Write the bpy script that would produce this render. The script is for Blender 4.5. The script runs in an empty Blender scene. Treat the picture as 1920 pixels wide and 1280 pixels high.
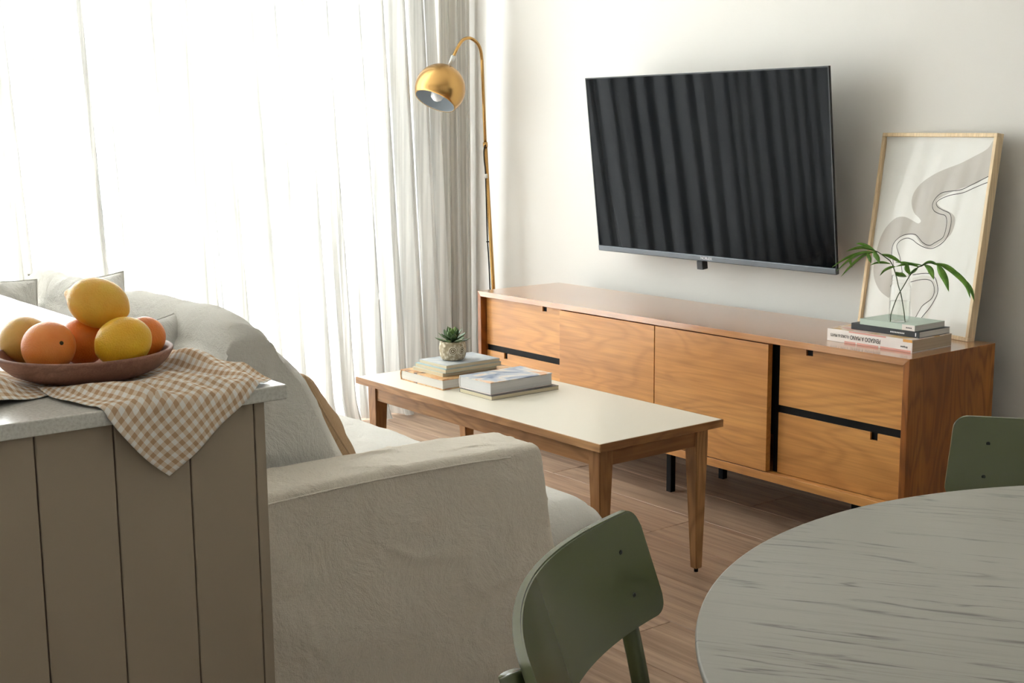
import bpy, bmesh, math, random
import numpy as np
from mathutils import Vector, Matrix
random.seed(7); RNG = np.random.RandomState(11)
scene = bpy.context.scene
C = scene.collection
PI = math.pi

# ------------------------------------------------------------------ camera
F_PX = 2447.2; YAW = 2.4838; PITCH = -0.1646; ROLL = -0.0091
CAM = np.array([4.117, -3.4254, 1.2521])
_d = np.array([math.cos(PITCH)*math.cos(YAW), math.cos(PITCH)*math.sin(YAW), math.sin(PITCH)])
_r = np.cross(_d, [0, 0, 1]); _r /= np.linalg.norm(_r); _u = np.cross(_r, _d)
RIGHT = math.cos(ROLL)*_r + math.sin(ROLL)*_u
UP = -math.sin(ROLL)*_r + math.cos(ROLL)*_u
FWD = _d
cd = bpy.data.cameras.new('camera'); cam = bpy.data.objects.new('camera', cd); C.objects.link(cam)
cam.matrix_world = Matrix([[RIGHT[i], UP[i], -FWD[i], CAM[i]] for i in range(3)] + [[0, 0, 0, 1]])
cd.sensor_width = 36; cd.lens = 36*F_PX/1920; cd.clip_start = .05
scene.camera = cam
scene.cycles.transparent_max_bounces = 32

def ray(x, y): return FWD + RIGHT*(x-960)/F_PX - UP*(y-640)/F_PX
def on(x, y, ax, v):
    """point where the sight line of a pixel meets a world plane"""
    d = ray(x, y); i = 'xyz'.index(ax); return CAM + d*(v-CAM[i])/d[i]
def onplane(x, y, P, n):
    d = ray(x, y); P = np.array(P, float); n = np.array(n, float)
    return CAM + d*(n @ (P-CAM))/(n @ d)

# ------------------------------------------------------------------ light
w = bpy.data.worlds.new('overcast_sky'); scene.world = w; w.use_nodes = True
bg = w.node_tree.nodes['Background']; bg.inputs[0].default_value = (0.93, 0.965, 1.0, 1); bg.inputs[1].default_value = 24.0
pl = bpy.data.lights.new('window_daylight', 'AREA'); pl.shape = 'RECTANGLE'; pl.size = 2.5; pl.size_y = 3.4
pl.cycles.is_portal = True
po = bpy.data.objects.new('window_daylight', pl); C.objects.link(po)
po.location = (-0.98, -2.30, 1.22); po.rotation_euler = (0, -PI/2, 0)
vs = scene.view_settings
vs.view_transform = 'Standard'; vs.look = 'None'; vs.gamma = 1; vs.exposure = 0.26; vs.use_curve_mapping = False

# ------------------------------------------------------------------ helpers
def put(o, parent=None):
    C.objects.link(o)
    if parent is not None: o.parent = parent
    return o
def thing(name, label, cat, loc=(0, 0, 0), rotz=0, group=None):
    o = bpy.data.objects.new(name, None); o.empty_display_size = .05; C.objects.link(o)
    o.location = loc; o.rotation_euler = (0, 0, rotz); o['label'] = label; o['category'] = cat
    if group: o['group'] = group
    return o
def tag(o, label, cat, group=None):
    o['label'] = label; o['category'] = cat
    if group: o['group'] = group
    return o
def struct(o): o['kind'] = 'structure'; return o
def mesh(name, V, Fc, mat, parent=None, smooth=False, uv=None):
    me = bpy.data.meshes.new(name)
    me.from_pydata([tuple(map(float, v)) for v in V], [], [tuple(int(i) for i in f) for f in Fc]); me.update()
    if smooth: me.polygons.foreach_set('use_smooth', [True]*len(me.polygons))
    if uv is not None:
        l = me.uv_layers.new(name='UVMap')
        idx = np.zeros(len(me.loops), int); me.loops.foreach_get('vertex_index', idx)
        l.data.foreach_set('uv', np.asarray(uv, np.float32)[idx].ravel())
    me.materials.append(mat)
    return put(bpy.data.objects.new(name, me), parent)
def from_bm(name, bm, mat, parent=None, smooth=False):
    bmesh.ops.recalc_face_normals(bm, faces=bm.faces)
    me = bpy.data.meshes.new(name); bm.to_mesh(me); bm.free()
    if smooth: me.polygons.foreach_set('use_smooth', [True]*len(me.polygons))
    me.materials.append(mat)
    return put(bpy.data.objects.new(name, me), parent)
def bm_box(bm, lo, hi, bev=0, seg=2):
    r = bmesh.ops.create_cube(bm, size=1)
    vv = r['verts']
    for v in vv:
        v.co = Vector([lo[i] + (v.co[i]+.5)*(hi[i]-lo[i]) for i in range(3)])
    if bev > 0:
        ed = {e for v in vv for e in v.link_edges}
        bmesh.ops.bevel(bm, geom=list(ed), offset=bev, segments=seg, affect='EDGES', profile=.5)
def box(name, lo, hi, mat, parent=None, bev=0.0015, seg=2):
    bm = bmesh.new(); bm_box(bm, lo, hi, bev, seg); return from_bm(name, bm, mat, parent)
def prism(name, pts, z0, z1, mat, parent=None, bev=0):
    """polygon in xy pulled up from z0 to z1"""
    bm = bmesh.new()
    a = [bm.verts.new((p[0], p[1], z0)) for p in pts]; b = [bm.verts.new((p[0], p[1], z1)) for p in pts]
    bm.faces.new(a[::-1]); bm.faces.new(b); n = len(pts)
    for i in range(n): bm.faces.new((a[i], a[(i+1) % n], b[(i+1) % n], b[i]))
    if bev: bmesh.ops.bevel(bm, geom=bm.edges[:], offset=bev, segments=2, affect='EDGES')
    return from_bm(name, bm, mat, parent)
def tube_data(P, r, n=10, cap=True):
    P = [np.array(p, float) for p in P]; m = len(P)
    rs = r if hasattr(r, '__len__') else [r]*m
    V, Fc = [], []; prev = None
    for i in range(m):
        t = P[min(i+1, m-1)] - P[max(i-1, 0)]; t /= np.linalg.norm(t)+1e-12
        if prev is None:
            a = np.array([0, 0, 1.]) if abs(t[2]) < .9 else np.array([1., 0, 0])
            s = np.cross(t, a)
        else: s = prev - t*(prev @ t)
        s /= np.linalg.norm(s); prev = s; q = np.cross(t, s)
        for k in range(n):
            an = 2*PI*k/n; V.append(P[i] + rs[i]*(math.cos(an)*s + math.sin(an)*q))
    for i in range(m-1):
        for k in range(n):
            a, b = i*n+k, i*n+(k+1) % n; Fc.append((a, b, b+n, a+n))
    if cap: Fc.append(tuple(range(n))[::-1]); Fc.append(tuple(range((m-1)*n, m*n)))
    return V, Fc
def tube(name, P, r, mat, parent=None, n=10):
    V, Fc = tube_data(P, r, n); return mesh(name, V, Fc, mat, parent, True)
def spline(P, k=8):
    P = [np.array(p, float) for p in P]; out = []
    Q = [2*P[0]-P[1]] + P + [2*P[-1]-P[-2]]
    for i in range(1, len(Q)-2):
        a, b, c, d = Q[i-1], Q[i], Q[i+1], Q[i+2]
        for j in range(k):
            t = j/k
            out.append(.5*((2*b)+(-a+c)*t+(2*a-5*b+4*c-d)*t*t+(-a+3*b-3*c+d)*t**3))
    out.append(P[-1]); return out
def lathe(name, prof, mat, parent=None, n=40, ax=None, loc=(0, 0, 0)):
    """profile (r, z) spun round z; ax turns z onto another direction"""
    V, Fc = [], []
    R = Vector((0, 0, 1)).rotation_difference(Vector(ax)).to_matrix() if ax is not None else Matrix.Identity(3)
    for r, z in prof:
        for k in range(n):
            a = 2*PI*k/n; V.append(R @ Vector((r*math.cos(a), r*math.sin(a), z)) + Vector(loc))
    for i in range(len(prof)-1):
        for k in range(n):
            a, b = i*n+k, i*n+(k+1) % n; Fc.append((a, b, b+n, a+n))
    o = mesh(name, V, Fc, mat, parent, True)
    bm = bmesh.new(); bm.from_mesh(o.data); bmesh.ops.remove_doubles(bm, verts=bm.verts, dist=1e-6)
    bmesh.ops.recalc_face_normals(bm, faces=bm.faces); bm.to_mesh(o.data); bm.free()
    o.data.polygons.foreach_set('use_smooth', [True]*len(o.data.polygons))
    return o
_T = RNG.rand(32, 32, 32)
def vnoise(P):
    P = np.asarray(P, float); i = np.floor(P).astype(int); f = P-i; f = f*f*(3-2*f)
    out = 0
    for a in (0, 1):
        for b in (0, 1):
            for c in (0, 1):
                wgt = (f[..., 0] if a else 1-f[..., 0])*(f[..., 1] if b else 1-f[..., 1])*(f[..., 2] if c else 1-f[..., 2])
                out = out + wgt*_T[(i[..., 0]+a) % 32, (i[..., 1]+b) % 32, (i[..., 2]+c) % 32]
    return out-.5
def fbm(P, o=3):
    s = 0
    for k in range(o): s = s + vnoise(np.asarray(P)*2**k+7.3*k)/2**k
    return s
def ridged(P): return 1-np.abs(2*vnoise(P))*2
def grid_faces(nu, nv, off=0):
    return [(off+i*nv+j, off+(i+1)*nv+j, off+(i+1)*nv+j+1, off+i*nv+j+1) for i in range(nu-1) for j in range(nv-1)]
def cube_grid(n):
    """cube surface, n x n per face, welded; returns V in [-1,1]^3 and faces"""
    bm = bmesh.new(); bmesh.ops.create_cube(bm, size=2)
    bmesh.ops.subdivide_edges(bm, edges=bm.edges[:], cuts=n-1, use_grid_fill=True)
    bm.verts.index_update()
    V = np.array([v.co[:] for v in bm.verts]); Fc = [tuple(v.index for v in f.verts) for f in bm.faces]
    bm.free(); return V, Fc
def text_obj(name, body, size, mat, M, parent=None, extrude=.0002, align='CENTER', width=None):
    cu = bpy.data.curves.new(name, 'FONT'); cu.body = body; cu.size = size; cu.extrude = extrude
    cu.align_x = align; cu.align_y = 'CENTER'
    t = bpy.data.objects.new(name, cu); C.objects.link(t)
    bpy.context.view_layer.update()
    me = bpy.data.meshes.new_from_object(t.evaluated_get(bpy.context.evaluated_depsgraph_get()))
    bpy.data.objects.remove(t)
    if width:
        xs_ = [v.co.x for v in me.vertices]; me.transform(Matrix.Diagonal((width/(max(xs_)-min(xs_)), 1, 1, 1)))
    me.transform(M); me.materials.clear(); me.materials.append(mat)
    return put(bpy.data.objects.new(name, me), parent)
def frame_matrix(o, x, y):
    x = Vector(x).normalized(); y = Vector(y).normalized(); z = x.cross(y)
    return Matrix([[x[i], y[i], z[i], o[i]] for i in range(3)] + [[0, 0, 0, 1]])

# ------------------------------------------------------------------ materials
def s2l(c): return tuple(((v/255+.055)/1.055)**2.4 if v/255 > .04045 else v/255/12.92 for v in c)+(1,)
class Mat:
    def __init__(s, name, col=(200, 200, 200), rough=.5, spec=.5, metal=0, **kw):
        s.m = bpy.data.materials.new(name); s.m.use_nodes = True; s.nt = s.m.node_tree
        s.b = s.nt.nodes['Principled BSDF']; s.out = s.nt.nodes['Material Output']
        s.b.inputs['Base Color'].default_value = s2l(col); s.b.inputs['Roughness'].default_value = rough
        s.b.inputs['Specular IOR Level'].default_value = spec; s.b.inputs['Metallic'].default_value = metal
        for k, v in kw.items(): s.b.inputs[k].default_value = v
    def n(s, t, **kw):
        nd = s.nt.nodes.new(t)
        for k, v in kw.items():
            if hasattr(nd, k): setattr(nd, k, v)
            else: nd.inputs[k].default_value = v
        return nd
    def l(s, a, b): s.nt.links.new(a, b)
    def coord(s, scale=(1, 1, 1), kind='Object', rnd=False, rot=(0, 0, 0)):
        tc = s.n('ShaderNodeTexCoord'); mp = s.n('ShaderNodeMapping'); mp.inputs['Scale'].default_value = scale
        mp.inputs['Rotation'].default_value = rot
        s.l(tc.outputs[kind], mp.inputs[0])
        if rnd:
            oi = s.n('ShaderNodeObjectInfo'); ml = s.n('ShaderNodeMath', operation='MULTIPLY'); ml.inputs[1].default_value = 37.0
            s.l(oi.outputs['Random'], ml.inputs[0]); cb = s.n('ShaderNodeCombineXYZ')
            for i in range(3): s.l(ml.outputs[0], cb.inputs[i])
            s.l(cb.outputs[0], mp.inputs['Location'])
        return mp.outputs[0]
    def noise(s, vec, scale=5, detail=3, rough=.5, dist=0):
        nd = s.n('ShaderNodeTexNoise'); nd.inputs['Scale'].default_value = scale; nd.inputs['Detail'].default_value = detail
        nd.inputs['Roughness'].default_value = rough; nd.inputs['Distortion'].default_value = dist
        s.l(vec, nd.inputs['Vector']); return nd.outputs['Fac']
    def math(s, op, a, b=None):
        nd = s.n('ShaderNodeMath', operation=op)
        for i, v in enumerate((a, b)):
            if v is None: continue
            if isinstance(v, (int, float)): nd.inputs[i].default_value = v
            else: s.l(v, nd.inputs[i])
        return nd.outputs[0]
    def ramp(s, fac, stops):
        nd = s.n('ShaderNodeValToRGB'); el = nd.color_ramp.elements
        while len(el) < len(stops): el.new(.5)
        for e, (p, c) in zip(el, stops): e.position = p; e.color = s2l(c) if len(c) == 3 else c
        s.l(fac, nd.inputs[0]); return nd.outputs[0]
    def mix(s, fac, a, b, blend='MIX'):
        nd = s.n('ShaderNodeMix', data_type='RGBA', blend_type=blend)
        for i, v in ((0, fac), (6, a), (7, b)):
            if isinstance(v, (int, float)): nd.inputs[i].default_value = v
            elif isinstance(v, tuple): nd.inputs[i].default_value = s2l(v)
            else: s.l(v, nd.inputs[i])
        return nd.outputs[2]
    def color(s, out): s.l(out, s.b.inputs['Base Color']); return s
    def bump(s, h, strength=.2, dist=.002):
        nd = s.n('ShaderNodeBump'); nd.inputs['Strength'].default_value = strength; nd.inputs['Distance'].default_value = dist
        s.l(h, nd.inputs['Height']); s.l(nd.outputs[0], s.b.inputs['Normal']); return s

def wood(name, light, mid, dark, axis=0, rough=.42, spec=.4, sc=1.0, rings=16, rnd=True, vein=.55, patch=None):
    M = Mat(name, mid, rough, spec)
    st = [4.6*sc]*3; st[axis] = .85*sc
    v = M.coord(tuple(st), rnd=rnd)
    n1 = M.noise(v, 1.0, 2, .45, .35)
    w1 = M.math('SINE', M.math('MULTIPLY', n1, rings*6.28))
    w1 = M.math('ADD', M.math('MULTIPLY', w1, .5), .5)
    w1 = M.math('POWER', w1, 2.0)
    st2 = [70*sc]*3; st2[axis] = 2.2*sc
    fib = M.noise(M.coord(tuple(st2), rnd=rnd), 1.0, 4, .6)
    st3 = [2.4*sc]*3; st3[axis] = .9*sc
    big = M.noise(M.coord(tuple(st3), rnd=rnd), 1.0, 2, .5)
    c = M.ramp(big, [(.3, light), (.55, mid), (.8, tuple(int(a*.75+b*.25) for a, b in zip(mid, dark)))])
    c = M.mix(M.math('MULTIPLY', w1, vein), c, tuple(int(a*.55+b*.45) for a, b in zip(mid, dark)))
    f2 = M.ramp(fib, [(.35, (255, 255, 255)), (.68, (150, 140, 130))])
    c = M.mix(.32, c, f2, 'MULTIPLY')
    M.color(c); M.bump(fib, .08, .001)
    return M
# walls / floor
m_wall = Mat('wall_paint', (228, 225, 219), .85, .2)
m_wall.bump(m_wall.noise(m_wall.coord((60, 60, 60)), 3, 3), .06, .002); m_wall = m_wall.m
m_ceil = Mat('ceiling_paint', (247, 244, 238), .9, .2).m
def floor_mat():
    M = Mat('wood_look_tile', (170, 142, 120), .42, .4)
    v = M.coord((.7, 7, 7), rnd=True)
    n1 = M.noise(v, 1.6, 5, .6, .5)
    fib = M.noise(M.coord((2.0, 60, 60), rnd=True), 1.0, 4, .65)
    c = M.ramp(n1, [(.3, (176, 148, 125)), (.5, (196, 168, 143)), (.72, (152, 124, 103))])
    c = M.mix(.6, c, M.ramp(fib, [(.35, (255, 255, 255)), (.7, (150, 142, 136))]), 'MULTIPLY')
    oi = M.n('ShaderNodeObjectInfo')
    c = M.mix(.35, c, M.ramp(oi.outputs['Random'], [(0, (205, 200, 196)), (1, (255, 255, 255))]), 'MULTIPLY')
    M.color(c); M.bump(fib, .12, .001); return M.m
m_plank = floor_mat()
m_grout = Mat('floor_grout', (96, 80, 68), .9, .1).m
# furniture woods
m_teak = wood('sideboard_teak', (222, 162, 92), (202, 140, 74), (120, 70, 32), 0, .38, .45, 1.5, 13, vein=.36).m
m_teak_v = wood('sideboard_shaded_side_board', (178, 112, 50), (150, 88, 36), (58, 28, 8), 2, .4, .4, 2.2, 12).m  # darker copy of the teak: shade on the side boards put into the colour
m_teak_top = wood('sideboard_top_board', (204, 146, 92), (184, 124, 74), (110, 66, 34), 0, .2, .6, 1.6, 4, vein=.3)
m_teak_top.b.inputs['Coat Weight'].default_value = .8; m_teak_top.b.inputs['Coat Roughness'].default_value = .16; m_teak_top = m_teak_top.m
m_oak_x = wood('coffee_table_oak_long', (198, 152, 104), (172, 124, 78), (92, 58, 32), 0, .45, .35, 2.2, 12).m
m_oak_y = wood('coffee_table_oak_short', (188, 140, 92), (160, 110, 66), (84, 52, 28), 1, .45, .35, 2.2, 12).m
m_oak_z = wood('coffee_table_oak_leg', (192, 146, 98), (164, 116, 72), (96, 60, 34), 2, .45, .35, 2.4, 12).m
m_cream = Mat('cream_laminate', (228, 221, 205), .3, .4).m
m_black = Mat('matt_black_metal', (12, 12, 13), .6, .15).m
m_pine = wood('pale_pine_frame', (242, 220, 184), (236, 210, 170), (212, 180, 134), 2, .5, .3, 2.5, 5, vein=.25).m
def table_mat():
    M = Mat('grey_stained_oak', (158, 156, 148), .42, .4)
    v = M.coord((1.3, 11, 8))
    n1 = M.noise(v, 1.0, 3, .5, .6)
    w1 = M.math('POWER', M.math('ADD', M.math('MULTIPLY', M.math('SINE', M.math('MULTIPLY', n1, 60)), .5), .5), 10)
    brk = M.noise(M.coord((7, 60, 20)), 1.0, 4, .7)
    brk = M.ramp(brk, [(.47, (0, 0, 0)), (.6, (255, 255, 255))])
    fib = M.noise(M.coord((5, 150, 30)), 1.0, 4, .7)
    zone = M.ramp(M.noise(M.coord((.8, 5, 2)), 1.4, 2, .5), [(.42, (40, 40, 40)), (.6, (255, 255, 255))])
    k = M.math('MULTIPLY', M.math('MULTIPLY', w1, brk), .9)
    c = M.mix(k, (164, 161, 151), (98, 96, 90))
    f = M.ramp(fib, [(.5, (255, 255, 255)), (.75, (196, 194, 192))])
    c = M.mix(M.math('MULTIPLY', zone, .6), c, M.mix(1.0, c, f, 'MULTIPLY'))
    M.color(c); M.bump(M.math('SUBTRACT', 1.0, k), .25, .0015); return M.m
m_table = table_mat()
m_table_edge = Mat('dark_stained_table_edge', (92, 90, 86), .5, .3).m
# kitchen counter
m_cab = Mat('taupe_cabinet_paint', (172, 157, 137), .5, .3)
m_cab.bump(m_cab.noise(m_cab.coord((40, 40, 4)), 4, 2), .03, .001); m_cab = m_cab.m
def quartz():
    M = Mat('pale_quartz', (216, 213, 205), .16, .5)
    n = M.noise(M.coord((1, 1, 1)), 260, 2, .6)
    M.color(M.ramp(n, [(.35, (206, 203, 195)), (.5, (217, 214, 206)), (.62, (222, 220, 213))])); return M.m
m_quartz = quartz()
# fabrics
def linen(name, col, wr=.5, weave=900, dark=None):
    M = Mat(name, col, .95, .1); M.b.inputs['Sheen Weight'].default_value = .15
    a = M.noise(M.coord((1, 1, 1)), 10, 6, .66, .45)
    b = M.noise(M.coord((weave, weave, weave*.15)), 1, 2, .6)
    c = M.noise(M.coord((weave*.15, weave*.15, weave)), 1, 2, .6)
    h = M.math('ADD', M.math('MULTIPLY', a, wr), M.math('MULTIPLY', M.math('ADD', b, c), .05))
    M.bump(h, 1.0, .020)
    d = dark or tuple(int(x*.93) for x in col)
    M.color(M.mix(M.math('ADD', M.math('MULTIPLY', b, .5), M.math('MULTIPLY', c, .5)), col, d)); return M.m
m_sofa = linen('white_linen_slipcover', (246, 236, 220), .7)
m_cush = linen('white_cotton_cushion', (243, 239, 231), .7)
m_pillow = linen('white_pillow_cotton', (240, 237, 230), .7)
m_tan = linen('tan_pillow_linen', (206, 172, 134), .6)
def curtain_mat(name, col, trans, lucent):
    M = Mat(name, col, 1, 0)
    nt = M.nt; di = M.n('ShaderNodeBsdfDiffuse'); tl = M.n('ShaderNodeBsdfTranslucent'); tr = M.n('ShaderNodeBsdfTransparent')
    st = M.noise(M.coord((1, 95, .9)), 1.0, 4, .65)
    cc = M.ramp(st, [(.36, tuple(int(x*.87) for x in col)), (.62, col)])
    M.l(cc, di.inputs[0]); M.l(cc, tl.inputs[0]); tr.inputs[0].default_value = (1, 1, 1, 1)
    m1 = M.n('ShaderNodeMixShader'); m1.inputs[0].default_value = lucent; M.l(di.outputs[0], m1.inputs[1]); M.l(tl.outputs[0], m1.inputs[2])
    m2 = M.n('ShaderNodeMixShader')
    tf = M.ramp(st, [(.36, (trans*.45,)*3+(1,)), (.62, (trans,)*3+(1,))]); M.l(tf, m2.inputs[0])
    M.l(m1.outputs[0], m2.inputs[1]); M.l(tr.outputs[0], m2.inputs[2]); M.l(m2.outputs[0], M.out.inputs[0]); return M.m
m_sheer = curtain_mat('sheer_white_voile', (247, 246, 243), .10, .48)
m_drape = curtain_mat('cream_gauze', (254, 250, 242), .06, .2)
def gingham():
    M = Mat('beige_gingham', (230, 222, 210), .95, .1)
    tc = M.n('ShaderNodeTexCoord'); sp = M.n('ShaderNodeSeparateXYZ'); M.l(tc.outputs['UV'], sp.inputs[0])
    def band(o):
        f = M.math('FRACT', M.math('MULTIPLY', o, 1/.0118)); return M.math('GREATER_THAN', f, .5)
    k = M.math('MULTIPLY', M.math('ADD', band(sp.outputs[0]), band(sp.outputs[1])), .5)
    c = M.ramp(k, [(.0, (252, 247, 240)), (.5, (234, 214, 190)), (1.0, (206, 168, 132))])
    n = M.noise(M.coord((1, 1, 1)), 1500, 1); M.color(M.mix(.15, c, n, 'MULTIPLY')); M.bump(n, .2, .0006); return M.m
m_ging = gingham()
# chairs, tv, lamp, small things
m_green = Mat('olive_green_lacquer', (88, 94, 60), .24, .6)
m_green.bump(m_green.noise(m_green.coord((1, 1, 1)), 300, 2), .03, .0005); m_green = m_green.m
m_screw = Mat('dark_screw_head', (40, 44, 34), .4, .5, .6).m
m_tvbody = Mat('black_plastic', (20, 21, 22), .4, .4).m
m_screen = Mat('dark_glossy_screen', (6, 8, 11), .045, .045).m
m_bezel = Mat('dark_grey_bezel', (84, 88, 92), .35, .5, .5).m
m_logo = Mat('silver_logo', (225, 226, 228), .4, .5).m
def brass():
    M = Mat('brushed_brass', (190, 150, 92), .26, .5, 1.0)
    n = M.noise(M.coord((1, 1, 30)), 30, 3); M.bump(n, .04, .0006)
    M.b.inputs['Anisotropic'].default_value = .5; return M.m
m_brass = brass()
m_lampin = Mat('shade_white_enamel', (205, 212, 218), .5, .4).m
m_bulb = Mat('frosted_bulb_glass', (240, 240, 238), .3, .5).m
m_silver = Mat('white_metal_joint', (214, 214, 210), .35, .5, .3).m
m_cord = Mat('black_rubber_cord', (18, 18, 18), .6, .3).m
m_bowl = wood('dark_brown_wood_bowl', (188, 142, 122), (164, 118, 100), (98, 66, 54), 0, .5, .35, 6, 4).m
def citrus(name, c1, c2):
    M = Mat(name, c1, .36, .45); M.b.inputs['Subsurface Weight'].default_value = .25; M.b.inputs['Subsurface Radius'].default_value = (.01, .005, .002)
    a = M.noise(M.coord((1, 1, 1), rnd=True), 28, 3); M.color(M.ramp(a, [(.35, c1), (.7, c2)]))
    v = M.n('ShaderNodeTexVoronoi'); v.inputs['Scale'].default_value = 420; M.l(M.coord(), v.inputs['Vector'])
    M.bump(v.outputs['Distance'], .35, .0012); return M.m
m_orange = citrus('orange_peel', (255, 160, 82), (248, 142, 62))
m_orange2 = citrus('deep_orange_peel', (250, 146, 58), (236, 124, 42))
m_yellow = citrus('yellow_lemon_peel', (255, 204, 58), (250, 186, 44))
m_amber = citrus('amber_lemon_peel', (253, 204, 84), (246, 180, 62))
m_ochre = citrus('ochre_orange_peel', (240, 192, 104), (228, 172, 84))
m_stem = Mat('dry_stem_scar', (74, 62, 40), .8, .2).m
m_paper = Mat('book_pages', (236, 228, 210), .9, .1)
def pages(name, col):
    M = Mat(name, col, .9, .1); n = M.noise(M.coord((2, 2, 900)), 1, 2)
    M.color(M.mix(n, col, tuple(int(c*.8) for c in col))); M.bump(n, .25, .0006); return M.m
m_pg_white = pages('white_pages', (240, 236, 228)); m_pg_cream = pages('cream_pages', (232, 220, 190))
m_pg_grey = pages('glossy_grey_pages', (234, 233, 232)); m_pg_tan = pages('tan_pages', (206, 186, 160))
def cover(name, stops, scale=9, rough=.35, sx=(1, 1, 1)):
    M = Mat(name, stops[0][1], rough, .4); n = M.noise(M.coord(sx), scale, 3, .5, 1.0); M.color(M.ramp(n, stops)); return M.m
m_cv_brown = cover('brown_patterned_cover', [(.36, (70, 52, 42)), (.45, (196, 140, 92)), (.52, (226, 190, 138)), (.62, (206, 150, 96))], 16)
m_cv_photo = cover('photo_collage_cover', [(.35, (96, 116, 150)), (.48, (176, 184, 196)), (.55, (224, 216, 206)), (.64, (222, 170, 128))], 9)
m_cv_bluegrey = cover('blue_grey_cover', [(.35, (150, 160, 172)), (.5, (190, 196, 200)), (.65, (214, 216, 214))], 12)
m_cv_teal = Mat('pale_teal_cover', (150, 182, 188), .4, .4).m
m_cv_cream = Mat('cream_cover', (226, 216, 190), .5, .3).m
m_cv_dark = cover('dark_pattern_cover', [(.4, (52, 48, 50)), (.55, (96, 86, 84))], 20)
m_cv_white = Mat('white_cover', (236, 228, 222), .4, .4).m
m_cv_pink = cover('pink_and_tan_cover', [(.4, (228, 176, 162)), (.52, (240, 226, 216)), (.62, (214, 176, 120))], 14)
m_cv_black = Mat('charcoal_cover', (44, 46, 50), .4, .4).m
m_cv_mint = Mat('mint_cover', (192, 206, 194), .45, .3).m
m_ink = Mat('black_ink', (26, 24, 24), .6, .2).m
m_whiteink = Mat('white_ink', (232, 232, 232), .6, .2).m
m_pinkblock = Mat('pink_print', (226, 168, 156), .5, .3).m
m_orangeblock = Mat('orange_print', (226, 166, 92), .5, .3).m
def glass_mat(name, tint, gloss, ior=1.45):
    M = Mat(name, (255, 255, 255)); tr = M.n('ShaderNodeBsdfTransparent'); tr.inputs[0].default_value = tint+(1,)
    gl = M.n('ShaderNodeBsdfGlossy'); gl.inputs['Roughness'].default_value = .02
    lw = M.n('ShaderNodeLayerWeight'); lw.inputs[0].default_value = .5; f0 = ((ior-1)/(ior+1))**2
    fr = M.math('ADD', M.math('MULTIPLY', M.math('POWER', lw.outputs['Facing'], 5.0), 1-f0), f0)
    mx = M.n('ShaderNodeMixShader'); M.l(M.math('MULTIPLY', fr, gloss), mx.inputs[0])
    M.l(tr.outputs[0], mx.inputs[1]); M.l(gl.outputs[0], mx.inputs[2]); M.l(mx.outputs[0], M.out.inputs[0]); return M.m
m_pane = glass_mat('clear_pane', (.97, .98, .98), 1.0)
m_jar = glass_mat('jar_glass', (.97, .982, .976), 1.5, 1.5)
m_water = glass_mat('still_water', (.965, .98, .965), .8, 1.33)
m_picglass = glass_mat('picture_glass', (.99, .99, .99), .38, 1.45)
m_print = Mat('print_paper', (226, 224, 217), .9, .1).m
m_printgrey = Mat('warm_grey_print', (190, 184, 175), .9, .1).m
m_printline = Mat('black_print_line', (52, 48, 46), .9, .1).m
m_alu = Mat('white_window_frame', (226, 228, 230), .5, .4).m
def leafmat(name, a, b, rough=.42):
    M = Mat(name, a, rough, .4); n = M.noise(M.coord((1, 1, 1), rnd=True), 40, 3); M.color(M.ramp(n, [(.35, a), (.65, b)]))
    M.b.inputs['Subsurface Weight'].default_value = 0; return M.m
m_palm = leafmat('palm_green', (88, 138, 52), (122, 170, 70))
m_palmstem = Mat('dark_green_stem', (52, 74, 34), .5, .4).m
m_succ = leafmat('succulent_green', (72, 98, 62), (104, 128, 84))
m_succ2 = leafmat('young_succulent_green', (104, 136, 72), (130, 158, 92))
def stoneware():
    M = Mat('embossed_stoneware', (196, 184, 160), .75, .3)
    v = M.n('ShaderNodeTexVoronoi'); v.inputs['Scale'].default_value = 95; M.l(M.coord((1, 1, .8)), v.inputs['Vector'])
    M.color(M.ramp(v.outputs['Distance'], [(.1, (222, 213, 192)), (.6, (172, 157, 130))])); M.bump(M.math('SUBTRACT', 1., v.outputs['Distance']), .8, .004); return M.m
m_pot = stoneware(); m_potplain = Mat('pale_stoneware', (222, 213, 192), .75, .3).m
m_potdark = Mat('painted_recess_shade', (128, 112, 86), .85, .2).m
m_soil = Mat('dark_soil', (52, 40, 30), .95, .1).m

# ------------------------------------------------------------------ room
WY = .12            # the wall behind the television
WX = -.85           # the wall with the window
RX, FY, CZ = 4.6, -4.2, 2.52
fl = struct(box('floor', (WX-.2, FY-.1, -.12), (RX+.1, WY+.1, -.004), m_grout, None, 0))
struct(box('wall_back', (WX-.2, WY, -.12), (RX+.1, WY+.15, CZ), m_wall, None, 0))
struct(box('wall_right', (RX, FY, -.12), (RX+.15, WY, CZ), m_ceil, None, 0))
struct(box('wall_front', (WX-.2, FY-.15, -.12), (RX+.15, FY, CZ), m_ceil, None, 0))
struct(box('ceiling', (WX-.2, FY-.15, CZ), (RX+.15, WY+.15, CZ+.12), m_ceil, None, 0))
WIN_Y0, WIN_Y1, WIN_Z0, WIN_Z1 = -3.95, -.52, .04, 2.36
bm = bmesh.new()
bm_box(bm, (WX-.2, FY, -.12), (WX, WIN_Y0, CZ)); bm_box(bm, (WX-.2, WIN_Y1, -.12), (WX, WY, CZ))
bm_box(bm, (WX-.2, WIN_Y0, WIN_Z1), (WX, WIN_Y1, CZ)); bm_box(bm, (WX-.2, WIN_Y0, -.12), (WX, WIN_Y1, WIN_Z0))
struct(from_bm('wall_left', bm, m_wall))
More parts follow.
